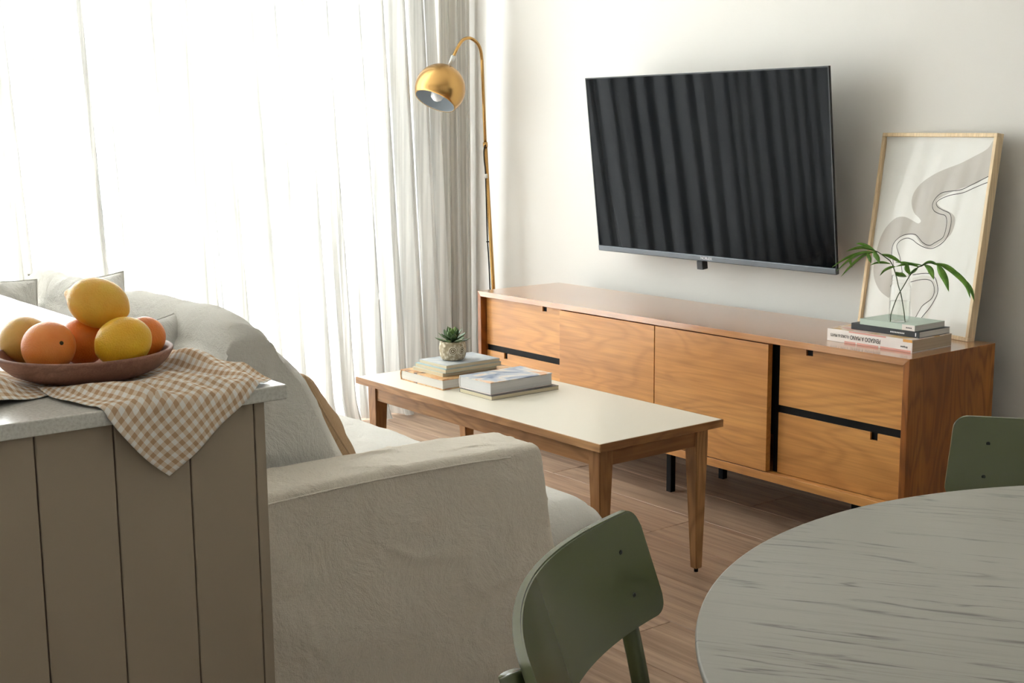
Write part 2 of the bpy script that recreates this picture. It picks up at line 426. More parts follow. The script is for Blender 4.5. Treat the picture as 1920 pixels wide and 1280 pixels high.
# floor planks, running along x
PW, PLN = .228, 1.2
pme = {}
def plank_mesh(L, W):
    k = (round(L, 3), round(W, 3))
    if k not in pme:
        bm = bmesh.new(); bm_box(bm, (-L/2+.0012, -W/2+.0012, -.010), (L/2-.0012, W/2-.0012, 0), .0012, 1)
        bmesh.ops.recalc_face_normals(bm, faces=bm.faces)
        me = bpy.data.meshes.new('plank'); bm.to_mesh(me); bm.free(); me.materials.append(m_plank); pme[k] = me
    return pme[k]
r = 0; y1 = -.04+PW - .001
rows = []
yy = -.265+PW*2
while yy > FY:
    rows.append((max(yy-PW, FY), min(yy, WY))); yy -= PW
offs = [.0, .45, .83, .22, .64]
for i, (a, b) in enumerate(rows):
    if b-a < .02: continue
    if abs((a+b)/2+.151) < .12: x = 1.300-PLN*3
    elif abs((a+b)/2+1.295) < .08: x = 1.857-PLN*3
    else: x = WX-PLN*offs[i % 5]
    while x < RX:
        x0, x1 = max(x, WX), min(x+PLN, RX)
        if x1-x0 > .03:
            o = bpy.data.objects.new('plank', plank_mesh(x1-x0, b-a)); o.location = ((x0+x1)/2, (a+b)/2, 0); put(o, fl)
        x += PLN
# window: white frame, four tall panes
win = bpy.data.objects.new('window_1', None); C.objects.link(win); win.location = (WX-.1, (WIN_Y0+WIN_Y1)/2, WIN_Z0); struct(win)
hw = (WIN_Y1-WIN_Y0)/2; hh = WIN_Z1-WIN_Z0
bm = bmesh.new()
for a, b in (((-.04, -hw, 0), (.04, hw, .06)), ((-.04, -hw, hh-.06), (.04, hw, hh)), ((-.04, -hw, 0), (.04, -hw+.06, hh)), ((-.04, hw-.06, 0), (.04, hw, hh))): bm_box(bm, a, b)
from_bm('window_frame', bm, m_alu, win)
for k in (-1, 0, 1): box('mullion', (-.03, k*hw/2-.03, .06), (.03, k*hw/2+.03, hh-.06), m_alu, win, .002)
for k in range(4):
    y0 = -hw+hw/2*k
    box('pane', (-.004, y0+.03, .06), (.004, y0+hw/2-.03, hh-.06), m_pane, win, 0)

# ------------------------------------------------------------------ curtains
def curtain(name, label, y0, y1, x0, amp, per, mat, seed, slant, ztop, zbot, puddle, pleats=()):
    rg = np.random.RandomState(seed)
    ys = [y0]; ph = [0.0]
    step = .008
    tgt = rg.uniform(*per); amps = [rg.uniform(*amp)]; a_t = amps[0]
    while ys[-1] < y1:
        p_ = ph[-1] + 2*PI*step/tgt
        if int(p_/(2*PI)) != int(ph[-1]/(2*PI)): tgt = rg.uniform(*per); a_t = rg.uniform(*amp)
        ys.append(ys[-1]+step); ph.append(p_); amps.append(amps[-1]*.85+a_t*.15)
    zig = [0.0]*len(ys); dxs = [0.0]*len(ys)
    for yp, wp in pleats:            # tight stacked pleats: the cloth doubles back on itself twice
        i = int(np.searchsorted(ys, yp)); n_ = 6
        seq = [(f if k % 2 == 0 else 1-f, .006*(k+f)) for k in range(5) for f in np.linspace(0, 1, n_)[:-1]]+[(1, .03)]
        m_ = len(seq)
        ys[i:i] = [ys[i-1]]*m_; ph[i:i] = [ph[i-1]]*m_; amps[i:i] = [amps[i-1]]*m_
        zb0 = zig[i-1]; zig[i:i] = [zb0+a*wp for a, _ in seq]; dxs[i:i] = [b for _, b in seq]
        for j in range(i+m_, len(ys)): zig[j] += wp
        for j, f in enumerate(np.linspace(1, 0, 10)):
            if i+m_+j < len(ys): dxs[i+m_+j] += .03*f
    ys, ph, amps, zig, dxs = map(np.array, (ys, ph, amps, zig, dxs))
    zs = np.concatenate([np.linspace(ztop, .25, 26), np.linspace(.22, zbot, 8)])
    V = []; nv = len(zs)
    lowf = vnoise(np.stack([ys*1.3, ys*0+seed, ys*0], -1))
    for i in range(len(ys)):
        t = (ztop-zs)/(ztop-zbot)
        sharp = np.sin(ph[i]) + .25*np.sin(2*ph[i]+1.3*t+seed) + .35*np.sin(3.1*ph[i]+2*t)*.6
        x = x0 + dxs[i] + amps[i]*sharp*(.8+.4*t) + .05*lowf[i]*t + puddle*np.clip((.16-zs)/.16, 0, 1)**2*(.5+.5*np.sin(ph[i]))
        y = ys[i] + (.75*amps[i]*np.sin(2*ph[i]) + .35*amps[i]*np.sin(3*ph[i]+seed))*(.6+.5*t) - slant*(zs-.1) + zig[i]-(zig[-1] if pleats else 0)*np.clip((ys[i]-y0)/(y1-y0), 0, 1)
        V += [(a, b, c) for a, b, c in zip(x, y, zs)]
    o = mesh(name, V, grid_faces(len(ys), nv), mat, None, True)
    return tag(o, label, 'curtain', 'floor-length curtains over the window')
curtain('sheer_curtain', 'wide sheer white floor-length curtain glowing over the window', -4.25, -.12, -.62, (.022, .042), (.07, .15), m_sheer, 3, .04, 2.50, .012, .05, ((-2.35, .03), (-2.05, .022), (-1.83, .034), (-1.52, .018), (-1.475, .040), (-1.30, .016), (-1.19, .030), (-1.11, .022), (-.985, .034), (-.90, .016), (-.81, .040), (-.70, .026), (-.61, .030)))
curtain('gauze_curtain', 'narrow cream gauze curtain gathered in the corner behind the lamp', -.10, .09, -.71, (.012, .02), (.04, .06), m_drape, 5, .0, 2.50, .012, .02)

# ------------------------------------------------------------------ sideboard
D, H, ZB, L = .414, .6083, .158, 2.0
sb = thing('sideboard', 'long teak sideboard with sliding doors and drawers on black legs below the television', 'sideboard', (0, -D, 0))
T = .020
def mit(name, pts, y0, y1, mat):   # board from an xz outline
    bm = bmesh.new(); a = [bm.verts.new((p[0], y0, p[1])) for p in pts]; b = [bm.verts.new((p[0], y1, p[1])) for p in pts]
    n = len(pts); bm.faces.new(a); bm.faces.new(b[::-1])
    for i in range(n): bm.faces.new((a[i], b[i], b[(i+1) % n], a[(i+1) % n]))
    bmesh.ops.bevel(bm, geom=bm.edges[:], offset=.0008, segments=1, affect='EDGES')
    return from_bm(name, bm, mat, sb)
BT = .026
mit('top_board', [(0, H), (L, H), (L-T, H-T), (T, H-T)], 0, D, m_teak_top)
mit('bottom_board', [(0, ZB), (L, ZB), (L-T, ZB+BT), (T, ZB+BT)], 0, D, m_teak)
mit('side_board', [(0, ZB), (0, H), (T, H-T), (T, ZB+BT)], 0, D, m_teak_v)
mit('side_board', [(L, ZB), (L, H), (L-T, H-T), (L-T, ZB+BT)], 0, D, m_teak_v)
box('back_panel', (T, D-.012, ZB+BT), (L-T, D-.004, H-T), m_black, sb, 0)
zi0, zi1 = ZB+BT, H-T
box('divider', (.483, .032, zi0), (.502, D-.012, zi1), m_black, sb, 0)
box('divider', (1.497, .032, zi0), (1.516, D-.012, zi1), m_black, sb, 0)
box('door_rail', (T, .0225, zi1-.003), (L-T, .035, zi1), m_black, sb, 0)
def door(x0, x1):
    return box('sliding_door', (x0, .0006, zi0+.003), (x1, .0206, zi1-.004), m_teak, sb, .0008)
door(.502, .9965); door(1.0005, 1.495)
def drawer(x0, x1, z0, z1, nx0, nx1, nz):
    """front with a square finger notch cut from its upper edge"""
    bm = bmesh.new()
    # ring of outline points and a matching set of quads, so the notch stays square
    xs = [x0, nx0, nx1, x1]; zs = [z0, nz, z1]; Y = (.028, .035); vt = {}
    for i, x in enumerate(xs):
        for j, z in enumerate(zs):
            for k, y in enumerate(Y): vt[i, j, k] = bm.verts.new((x, y, z))
    cells = [(i, j) for i in range(3) for j in range(2) if (i, j) != (1, 1)]
    for i, j in cells:
        bm.faces.new([vt[i, j, 0], vt[i+1, j, 0], vt[i+1, j+1, 0], vt[i, j+1, 0]])
        bm.faces.new([vt[i, j+1, 1], vt[i+1, j+1, 1], vt[i+1, j, 1], vt[i, j, 1]])
        for (di, dj), (p, q) in (((0, -1), ((i, j), (i+1, j))), ((0, 1), ((i, j+1), (i+1, j+1))), ((-1, 0), ((i, j), (i, j+1))), ((1, 0), ((i+1, j), (i+1, j+1)))):
            if (i+di, j+dj) not in cells: bm.faces.new([vt[p+(0,)], vt[q+(0,)], vt[q+(1,)], vt[p+(1,)]])
    o = from_bm('drawer_front', bm, m_teak, sb)
    box('drawer_box', (x0+.01, .0465, z0+.01), (x1-.01, .33, z1-.045), m_black, o, 0)
    box('notch_back', (nx0-.012, .0352, nz-.02), (nx1+.012, .0460, z1-.0005), m_black, o, 0)
    return o
G0, G1 = .374, .398
drawer(.022, .481, G1, zi1-.001, .371, .396, .5645)
drawer(.022, .481, zi0+.002, G0, .132, .153, .352)
drawer(1.518, 1.978, G1, zi1-.001, 1.619, 1.644, .5645)
drawer(1.518, 1.978, zi0+.002, G0, 1.859, 1.884, .352)
for x0 in (.022, 1.518): box('drawer_rail', (x0, .033, G0), (x0+.459, .06, G1), m_black, sb, 0)
for x in (.222, 1.0, 1.778):
    for y in (.083, .342): box('leg', (x-.011, y-.011, 0), (x+.011, y+.011, ZB), m_black, sb, .001)

# ------------------------------------------------------------------ television
tv = thing('television', 'large flat black television mounted on the white wall', 'television', (.2538, .0, .7592))
tv.rotation_euler = (math.radians(6.39), 0, 0)
TW, TH = 1.1649, .670
box('back_shell', (.035, .008, .022), (TW-.035, .030, TH-.03), m_tvbody, tv, .004)
box('electronics_housing', (.16, .030, .05), (TW-.16, .060, .40), m_tvbody, tv, .01)
box('screen', (.004, 0.001, .022), (TW-.004, .0085, TH-.004), m_screen, tv, .0008)
bz = box('lower_bezel', (0, -.004, 0), (TW, .013, .022), m_bezel, tv, .003)
bm = bmesh.new()
bm_box(bm, (0, -.0005, .020), (.004, .0095, TH)); bm_box(bm, (TW-.004, -.0005, .020), (TW, .0095, TH)); bm_box(bm, (0, -.0005, TH-.004), (TW, .0095, TH))
from_bm('thin_frame', bm, m_tvbody, tv)
text_obj('logo', 'NOBLEX', .0145, m_logo, frame_matrix((.585, -.0043, .0115), (1, 0, 0), (0, 0, 1)), bz)
lg = prism('sensor', [(-.014, -.012), (.014, -.012), (.014, .016), (-.014, .016)], -.030, .001, m_tvbody, tv, .001); lg.location = (.553, .004, -.001)
box('wall_mount', (.40, .060, .12), (.76, .075, .32), m_black, tv, .002)
for x in (.44, .70):
    V, Fc = tube_data([(x, .07, .2), (x, .118, .19)], .012); mesh('mount_arm', V, Fc, m_black, tv, True)

# ------------------------------------------------------------------ floor lamp
LX = -.36
pp = [on(928, 600, 'y', -.02), on(925, 540, 'y', -.02), on(910, 270, 'y', -.02), on(904, 120, 'y', -.02)]
base = np.array([pp[1][0]+.01, -.02, 0])
lamp = thing('floor_lamp', 'tall brass floor lamp with globe shade standing between curtain and sideboard', 'lamp', tuple(base))
def lp(P): return [np.array(p)-base for p in P]
SC = None
p_top = pp[3]
sh_c = onplane(825, 167, (p_top[0]+.02, -.22, 1.4), FWD); RS = 47.5*np.linalg.norm(sh_c-CAM)*(FWD @ ((sh_c-CAM)/np.linalg.norm(sh_c-CAM)))/F_PX
arc = []
for k, (x, y) in enumerate([(903.5, 112), (901, 94), (894, 80), (881, 71.5), (868, 75), (858, 89), (850, 106)]):
    f = k/6; Pn = p_top*(1-f)+(sh_c+np.array([0, .03, 0]))*f
    arc.append(onplane(x, y, Pn, FWD))
lathe('base', [(0, 0), (.125, 0), (.128, .004), (.128, .016), (.122, .020), (.012, .022), (0, .022)], m_brass, lamp)
dirp = (pp[2]-pp[1]); low = pp[1]-dirp*(pp[1][2]-.02)/dirp[2]
mid = pp[2]
tube('lower_pole', lp([low, mid]), .0085, m_brass, lamp, 12)
tube('pole_collar', lp([mid-dirp*.02, mid+dirp*.012]), .0102, m_brass, lamp, 12)
tube('upper_pole', lp([mid]+spline([mid*.4+p_top*.6, p_top]+arc, 6)), .0068, m_brass, lamp, 12)
axis = (onplane(813.5, 194.5, sh_c-FWD*.016, FWD)-sh_c); axis /= np.linalg.norm(axis)
neck = sh_c-axis*RS*.97
tube('arm_joint', lp([arc[-1]+(arc[-1]-neck)*.08, arc[-1]*.25+neck*.75]), .0098, m_silver, lamp, 12)
tube('swivel', lp([arc[-1]*.3+neck*.7, neck+axis*.004]), .0055, m_silver, lamp, 10)
cut = math.acos(.56)
prof = [(RS*math.sin(a), RS*math.cos(a)) for a in np.linspace(0, PI-cut, 30)]
prof_i = [((RS-.003)*math.sin(a), (RS-.003)*math.cos(a)) for a in np.linspace(PI-cut, 0.02, 30)]
shd = lathe('shade', prof+[prof_i[0]], m_brass, lamp, 48, tuple(-axis), tuple(sh_c-base))
lathe('shade_lining', prof_i, m_lampin, shd, 48, tuple(-axis), tuple(sh_c-base))
lathe('bulb', [(0, .058), (.013, .056), (.014, .035), (.022, .015), (.029, -.010), (.024, -.032), (.012, -.042), (0, -.044)], m_bulb, lamp, 20, tuple(-axis), tuple(sh_c-base+axis*.012))
def beside(x, y, d=0): return onplane(x, y, (low+dirp*((1.0-.02)/dirp[2]))+np.array([.012, -.012, 0]), np.array([FWD[0], FWD[1], 0]))
cordpts = [beside(910, 271), beside(907.5, 282), beside(908, 300), beside(910, 318), beside(911, 345), beside(912, 380), beside(913, 420), beside(914, 450), beside(916, 480), beside(917.5, 510), beside(919, 545), beside(921, 600)]
tube('cord', lp(spline(cordpts, 4)), .0030, m_cord, lamp, 8)
tc_ = beside(917, 453); tube('cable_tie', lp([tc_+RIGHT*-.012, tc_+RIGHT*.014]), .0028, m_cord, lamp, 8)
tube('cord_clip', lp([beside(913, 326)+RIGHT*-.004, beside(913, 334)+RIGHT*-.002]), .006, m_silver, lamp, 8)

# ------------------------------------------------------------------ coffee table
tx, ty, tl, tw, th = 1.682, -1.2643, 1.2027, .4575, .4429
ct = thing('coffee_table', 'low oak coffee table with cream laminate top in front of the sofa', 'table', (tx-tl/2, ty+tw/2, 0))
hx, hy = tl/2, tw/2
box('laminate_top', (-hx+.004, -hy+.004, th-.006), (hx-.004, hy-.004, th), m_cream, ct, .0004)
ET = .0215
for s in (-1, 1):
    box('edge_strip', (-hx, min(s*hy, s*(hy-.0042)), th-ET), (hx, max(s*hy, s*(hy-.0042)), th-.0006), m_oak_x, ct, .0006)
    box('edge_strip', (min(s*hx, s*(hx-.0042)), -hy+.0042, th-ET), (max(s*hx, s*(hx-.0042)), hy-.0042, th-.0006), m_oak_y, ct, .0006)
box('top_core', (-hx+.0042, -hy+.0042, th-ET), (hx-.0042, hy-.0042, th-.006), m_oak_x, ct, 0)
ax_, ay_ = hx-.030, hy-.028
za, zb_ = th-ET-.052, th-ET
for s in (-1, 1):
    box('apron', (-ax_+.045, min(s*(ay_-.006), s*(ay_-.024)), za), (ax_-.045, max(s*(ay_-.006), s*(ay_-.024)), zb_), m_oak_x, ct, .0015)
    box('apron', (min(s*(ax_-.006), s*(ax_-.024)), -ay_+.045, za), (max(s*(ax_-.006), s*(ax_-.024)), ay_-.045, zb_), m_oak_y, ct, .0015)
for sx in (-1, 1):
    for sy in (-1, 1):
        def q(w0, z): return [(sx*ax_, sy*ay_, z), (sx*(ax_-w0), sy*ay_, z), (sx*(ax_-w0), sy*(ay_-w0), z), (sx*ax_, sy*(ay_-w0), z)]
        V = q(.046, zb_)+q(.046, za)+q(.024, .012)
        # outer corner moves in a little towards the foot
        V[8:] = [(v[0]-sx*.008, v[1]-sy*.008, v[2]) for v in V[8:]]
        bm = bmesh.new(); vs_ = [bm.verts.new(v) for v in V]
        bm.faces.new(vs_[0:4]); bm.faces.new(vs_[8:12])
        for k in (0, 4):
            for i in range(4): bm.faces.new((vs_[k+i], vs_[k+(i+1) % 4], vs_[k+4+(i+1) % 4], vs_[k+4+i]))
        bmesh.ops.recalc_face_normals(bm, faces=bm.faces)
        bmesh.ops.bevel(bm, geom=[e for e in bm.edges], offset=.002, segments=2, affect='EDGES')
        lg = from_bm('leg', bm, m_oak_z, ct)
        lathe('glide', [(0, 0), (.006, 0), (.006, .013), (0, .013)], m_black, lg, 10, None, (sx*(ax_-.020), sy*(ay_-.020), 0))

# ------------------------------------------------------------------ books
def book(name, label, x0, x1, y0, y1, z0, z1, m_cover, m_pages, spine='-x', rot=0, hard=True, ct_=.0022, group=None, over=.003, rounded=True, m_top=None):
    cx, cy = (x0+x1)/2, (y0+y1)/2
    b = thing(name, label, 'book', (cx, cy, z0), rot, group)
    sx = {'-x': (0, -1), '+x': (0, 1), '-y': (1, -1), '+y': (1, 1)}[spine]
    hx, hy, t = (x1-x0)/2, (y1-y0)/2, z1-z0
    # local frame: u across (spine at -u), v along the spine
    def mp(u, v, z): return (sx[1]*-u, v, z) if sx[0] == 0 else (v, -sx[1]*u, z)
    hu, hv = (hx, hy) if sx[0] == 0 else (hy, hx)
    def bx(nm, u0, u1, v0, v1, a, c, m, par, bev=.0004):
        p, q_ = mp(u0, v0, a), mp(u1, v1, c)
        return box(nm, tuple(map(min, p, q_)), tuple(map(max, p, q_)), m, par, bev, 1)
    o = over if hard else .0004
    bx('page_block', -hu+.0025, hu-o, -hv+o, hv-o, ct_, t-ct_, m_pages, b)
    bx('front_cover', -hu+.002, hu, -hv, hv, t-ct_, t, m_top or m_cover, b)
    bx('back_cover', -hu+.002, hu, -hv, hv, 0, ct_, m_cover, b)
    if rounded:
        n = 8; P = []
        for k in range(n+1):
            a = PI/2+PI*k/n; P.append((-hu+.006+.006*math.cos(a)*1.0, t/2+t/2*math.sin(a)))
        Q = [(p[0]+.0022 if 0 < i < n else p[0], t/2+(p[1]-t/2)*(1-2*ct_/t)) for i, p in enumerate(P)]
        V = [mp(p[0], s*hv, p[1]) for s in (-1, 1) for p in P]+[mp(p[0], s*hv, p[1]) for s in (-1, 1) for p in Q]
        m = n+1; Fc = []
        for i in range(n):
            Fc += [(i, i+1, m+i+1, m+i), (2*m+i, 3*m+i, 3*m+i+1, 2*m+i+1), (i, 2*m+i, 2*m+i+1, i+1), (m+i, m+i+1, 3*m+i+1, 3*m+i)]
        bm = bmesh.new(); vv = [bm.verts.new(v) for v in V]
        for f in Fc: bm.faces.new([vv[i] for i in f])
        from_bm('spine', bm, m_cover, b, False)
    else:
        bx('spine', -hu, -hu+.0025, -hv, hv, 0, t, m_cover, b)
    b['_hu'] = hu; b['_t'] = t
    return b
gA = 'books on the coffee table'
zA = th
book('hardcover_book', 'thick brown patterned hardcover lying under three thin books on coffee table', .612, .852, -1.176, -.875, zA, zA+.033, m_cv_brown, m_pg_white, '-x', .0, True, .003, gA)
book('thin_book', 'thin cream softcover at the bottom of the three under the succulent', .648, .812, -1.150, -.935, zA+.0332, zA+.0445, m_cv_cream, m_pg_cream, '-x', .02, False, .001, gA, rounded=False)
book('thin_book', 'thin pale teal softcover in the middle of the three under the succulent', .655, .823, -1.146, -.925, zA+.0447, zA+.0575, m_cv_teal, m_pg_cream, '-x', .015, False, .0012, gA, rounded=False)
book('thin_book', 'thin blue-grey softcover directly beneath the potted succulent', .668, .822, -1.139, -.930, zA+.0577, zA+.069, m_cv_bluegrey, m_pg_cream, '-x', .0, False, .0012, gA, rounded=False)
book('thin_book', 'thin cream-edged book with dark cover under the thick photo book', .905, 1.070, -1.150, -.890, zA, zA+.0125, m_cv_dark, m_pg_cream, '-x', .0, False, .001, gA, rounded=False)
book('thick_book', 'thick photo-covered book with grey pages lying on a thin book', .892, 1.052, -1.142, -.900, zA+.0127, zA+.050, m_cv_white, m_pg_grey, '-x', .01, True, .0025, gA, .002, True, m_cv_photo)
gB = 'books stacked on the sideboard'
zB = H
b1 = book('spine_lettered_book', 'thick white and pink book with upside-down title at the bottom of sideboard stack', 1.648, 1.946, -.328, -.140, zB, zB+.037, m_cv_white, m_pg_tan, '-y', 0, False, .0022, gB, rounded=False, m_top=m_cv_pink)
def sp(b, z): return lambda u: None
def spine_text(b, body, size, mat, x, z, hy, width=None, flip=True):
    xa = (-1, 0, 0) if flip else (1, 0, 0); ya = (0, 0, -1) if flip else (0, 0, 1)
    return text_obj('spine_lettering', body, size, mat, frame_matrix((x, -hy-.0003, z), xa, ya), b, width=width)
spine_text(b1, 'PENSADO A MANO', .0185, m_ink, -.0115, .0195, .094, .106)
spine_text(b1, 'FLORES & PRATS', .0120, m_ink, -.103, .0195, .094, .066)
spine_text(b1, 'Arquine', .0075, m_ink, .122, .0145, .094, .024)
for x0, x1, z0, z1, m in ((-.085, -.045, .0005, .006, m_pinkblock), (-.040, .035, .0005, .006, m_pinkblock), (.042, .145, .0005, .0065, m_pinkblock), (-.07, .06, .0325, .0368, m_pinkblock), (.118, .1488, .029, .0368, m_orangeblock)):
    box('spine_print', (x0, -.0946, z0), (x1, -.0938, z1), m, b1, 0)
b2 = book('slim_book', 'slim charcoal book between the white and mint books on sideboard', 1.705, 1.940, -.290, -.142, zB+.0372, zB+.0555, m_cv_black, m_pg_white, '-y', 0, False, .0014, gB, rounded=False)
for k in range(9): box('spine_print', (.021+k*.0055, -.0746, .0065), (.0245+k*.0055, -.0739, .0105), m_whiteink, b2, 0)   # lettering too small to read
box('spine_print', (.105, -.0746, .004), (.108, -.0739, .014), m_whiteink, b2, 0)
b3 = book('slim_book', 'mint green paperback under the glass jar on the sideboard stack', 1.738, 1.928, -.293, -.150, zB+.0557, zB+.0725, m_cv_mint, m_pg_white, '-y', 0, False, .0012, gB, rounded=False)
box('spine_print', (.052, -.0722, .0004), (.0945, -.0713, .0164), m_cv_white, b3, 0)
for k in range(4): box('spine_print', (.066+k*.005, -.0727, .0065), (.069+k*.005, -.0721, .0098), m_ink, b3, 0)

# ------------------------------------------------------------------ succulent in owl pot
pc = np.array([.742, -1.058, zA+.0692])
su = thing('potted_succulent', 'small succulent in a stoneware owl pot on stacked books', 'plant', tuple(pc))
def potprof(z0=0): return [(0, .0), (.030, .0), (.036, .003), (.0405, .012), (.0435, .030), (.0435, .042), (.0405, .056), (.0375, .0605), (.0345, .0605), (.033, .056), (.033, .050)]
lathe('pot', potprof(), m_pot, su, 40)
lathe('soil', [(0, .051), (.0335, .051)], m_soil, su, 20)
for x in (849.0, 865.5):
    d = onplane(x, 657.5, pc+np.array([.03, -.02, .033]), np.array([FWD[0], FWD[1], 0]))-pc
    vdir = np.array([CAM[0]-pc[0], CAM[1]-pc[1]]); vdir /= np.linalg.norm(vdir); rt = np.array([-vdir[1], vdir[0]])
    off = np.clip((d[:2] @ rt)/.0435, -.93, .93); a = math.asin(off); nrm = vdir*math.cos(a)+rt*math.sin(a)
    ctr = np.array([nrm[0]*.0425, nrm[1]*.0425, d[2]]); n3 = (nrm[0], nrm[1], 0)
    lathe('eye_shade_disc', [(0, .0022), (.0132, .0018), (.0140, -.003)], m_potdark, su, 28, n3, tuple(ctr))  # dark disc stands in for the shade between the raised rings
    for rr in (.0120, .0074):
        P = [(rr-.0018, -.003), (rr-.0009, .0040), (rr+.0009, .0040), (rr+.0020, -.003)]
        lathe('eye_ring', P, m_potplain, su, 28, n3, tuple(ctr))
    lathe('eye', [(0, .0050), (.0024, .0044), (.0036, -.002)], m_potplain, su, 16, n3, tuple(ctr))
def leaf_mesh(name, Lf, Wf, Tf, curve, mat, parent, loc, az, el):
    n = 9; V = []; Fc = []
    for i in range(n):
        t = i/(n-1); wd = Wf*(.45+.55*math.sin(min(t*1.25, 1)*PI/2))*(1-max(0, (t-.55)/.45)**1.6)+.0003
        tk = Tf*(1-t*.75); x = Lf*t; z = curve*t*t*Lf
        for k in range(6):
            a = 2*PI*k/6; V.append((x, wd/2*math.cos(a), z+tk/2*math.sin(a)-(.15*wd*(1-abs(math.cos(a))))))
    for i in range(n-1):
        for k in range(6): Fc.append((i*6+k, i*6+(k+1) % 6, (i+1)*6+(k+1) % 6, (i+1)*6+k))
    Fc.append(tuple(range(6))[::-1]); Fc.append(tuple(range((n-1)*6, n*6)))
    o = mesh(name, V, Fc, mat, parent, True); o.location = loc; o.rotation_euler = (0, -el, az); return o
k = 0
for ring, (cnt, Lf, el, z, wf) in enumerate(((7, .064, .10, .056, .027), (7, .057, .42, .060, .026), (6, .047, .78, .063, .023), (5, .038, 1.10, .066, .017), (3, .030, 1.38, .068, .010))):
    for i in range(cnt):
        leaf_mesh('leaf', Lf*random.uniform(.9, 1.1), wf, .005, .12, m_succ if ring < 3 else m_succ2, su, (0, 0, z), 2*PI*(i+.5*ring)/cnt+random.uniform(-.1, .1), el+random.uniform(-.06, .08))

# ------------------------------------------------------------------ framed print leaning on the wall
phi, lean = math.radians(10), math.radians(7.5)
fe = np.array([math.cos(phi), -math.sin(phi), 0]); fn = np.array([math.sin(phi), math.cos(phi), 0])
fu = np.array([0, 0, math.cos(lean)])+math.sin(lean)*fn
fback = np.cross(fu, fe)*1.0
fback = fback if fback @ fn > 0 else -fback
FWd, FHt = .466, .612
FBR = on(1814, 641, 'z', H); FBL = FBR-fe*FWd
fr = thing('framed_print', 'pale wood framed abstract print leaning against the wall on the sideboard', 'picture', tuple(FBL))
def fl_(u, v, d): return fe*u+fu*v+fback*d
def fbox(name, u0, u1, v0, v1, d0, d1, mat, par, bev=.0008):
    bm = bmesh.new(); bm_box(bm, (u0, v0, d0), (u1, v1, d1), bev, 1)
    for v in bm.verts: v.co = Vector(fl_(*v.co))
    return from_bm(name, bm, mat, par)
FB = .0115; FDp = .028
lift = FDp*math.sin(lean)
fr.location.z += .0005
fbox('frame_rail', 0, FWd, 0, FB, 0, FDp, m_pine, fr); fbox('frame_rail', 0, FWd, FHt-FB, FHt, 0, FDp, m_pine, fr)
fbox('frame_stile', 0, FB, FB, FHt-FB, 0, FDp, m_pine, fr); fbox('frame_stile', FWd-FB, FWd, FB, FHt-FB, 0, FDp, m_pine, fr)
pr = fbox('print', FB, FWd-FB, FB, FHt-FB, .012, .016, m_print, fr, 0)
fbox('backing', FB, FWd-FB, FB, FHt-FB, .0165, .024, m_pine, fr, 0)
mesh('glass_pane', [fl_(FB, FB, .007), fl_(FWd-FB, FB, .007), fl_(FWd-FB, FHt-FB, .007), fl_(FB, FHt-FB, .007)], [(0, 1, 2, 3)], m_picglass, fr)
def fpx(x, y, d=.0117):
    """pixel to the plane of the print, in the frame's own coordinates"""
    P0 = FBL+fback*d
    P = onplane(x, y, P0, fback)-FBL
    u = min(max(P @ fe, FB), FWd-FB); v = min(max(P @ fu, FB), FHt-FB)
    return fl_(u, v, d)
def zz(x, y): return 1500+x*.35146, 230+y*.35146
blob = [(1030, 95), (1000, 140), (930, 180), (850, 220), (770, 250), (700, 285), (640, 330), (605, 380), (595, 430), (608, 480), (632, 505), (645, 525), (630, 538), (600, 522), (560, 503), (515, 507), (470, 545), (435, 600), (412, 670), (395, 740), (392, 800), (402, 850), (425, 895), (455, 922), (480, 930), (490, 850), (488, 780), (486, 700), (495, 650), (525, 615), (575, 598), (612, 602), (640, 640), (680, 668), (720, 660), (770, 625), (805, 595), (825, 545), (826, 505), (800, 478), (755, 455), (730, 430), (735, 410), (780, 385), (860, 350), (930, 330), (1000, 290), (1040, 270)]
bp = [np.array(p, float) for p in spline([np.array(zz(*p)) for p in blob], 3)]
from mathutils.geometry import delaunay_2d_cdt
def printed(pts, mat, d):
    Q = [fpx(x, y, d) for x, y in pts]; uv = [Vector((float(q @ fe), float(q @ fu))) for q in Q]
    vs_, _, fs_, *_r2 = delaunay_2d_cdt(uv, [], [list(range(len(uv)))], 1, 1e-6)
    mesh('printed_shape', [fl_(v.x, v.y-0, 0)+fback*d for v in vs_], fs_, mat, pr)
printed(bp, m_printgrey, .0117)
printed([zz(*p) for p in [(600, 830), (650, 815), (700, 820), (725, 860), (730, 900), (700, 945), (650, 985), (615, 1040), (600, 1040), (590, 950)]], Mat('pale_grey_print', (214, 210, 202), .9, .1).m, .0117)
def fline(pts, wd=.0021):
    P = [fpx(*q, .0114) for q in spline([np.array(zz(*p)) for p in pts], 6)]
    V, Fc = [], []
    for i, p in enumerate(P):
        t = P[min(i+1, len(P)-1)]-P[max(i-1, 0)]; t = t/(np.linalg.norm(t)+1e-9); s = np.cross(t, fback)
        V += [p+s*wd/2, p-s*wd/2]
    for i in range(len(P)-1): Fc.append((2*i, 2*i+1, 2*i+3, 2*i+2))
    mesh('printed_line', V, Fc, m_printline, pr)
fline([(1010, 285), (990, 295), (930, 325), (860, 358), (800, 366), (755, 376), (722, 405), (706, 440), (715, 470), (745, 487), (775, 497), (783, 530), (775, 580), (760, 615), (720, 640), (690, 655), (655, 640), (625, 605), (605, 595), (560, 598), (520, 620), (495, 655), (489, 700), (495, 730), (500, 780)])
fline([(1010, 318), (985, 325), (930, 348), (870, 374), (800, 388), (750, 408), (728, 428), (735, 450), (765, 468), (800, 487), (806, 530), (795, 585), (775, 625), (740, 655), (700, 672), (660, 664), (625, 645), (600, 625), (570, 616), (535, 630), (516, 656), (522, 685), (532, 715), (540, 760), (545, 800)])
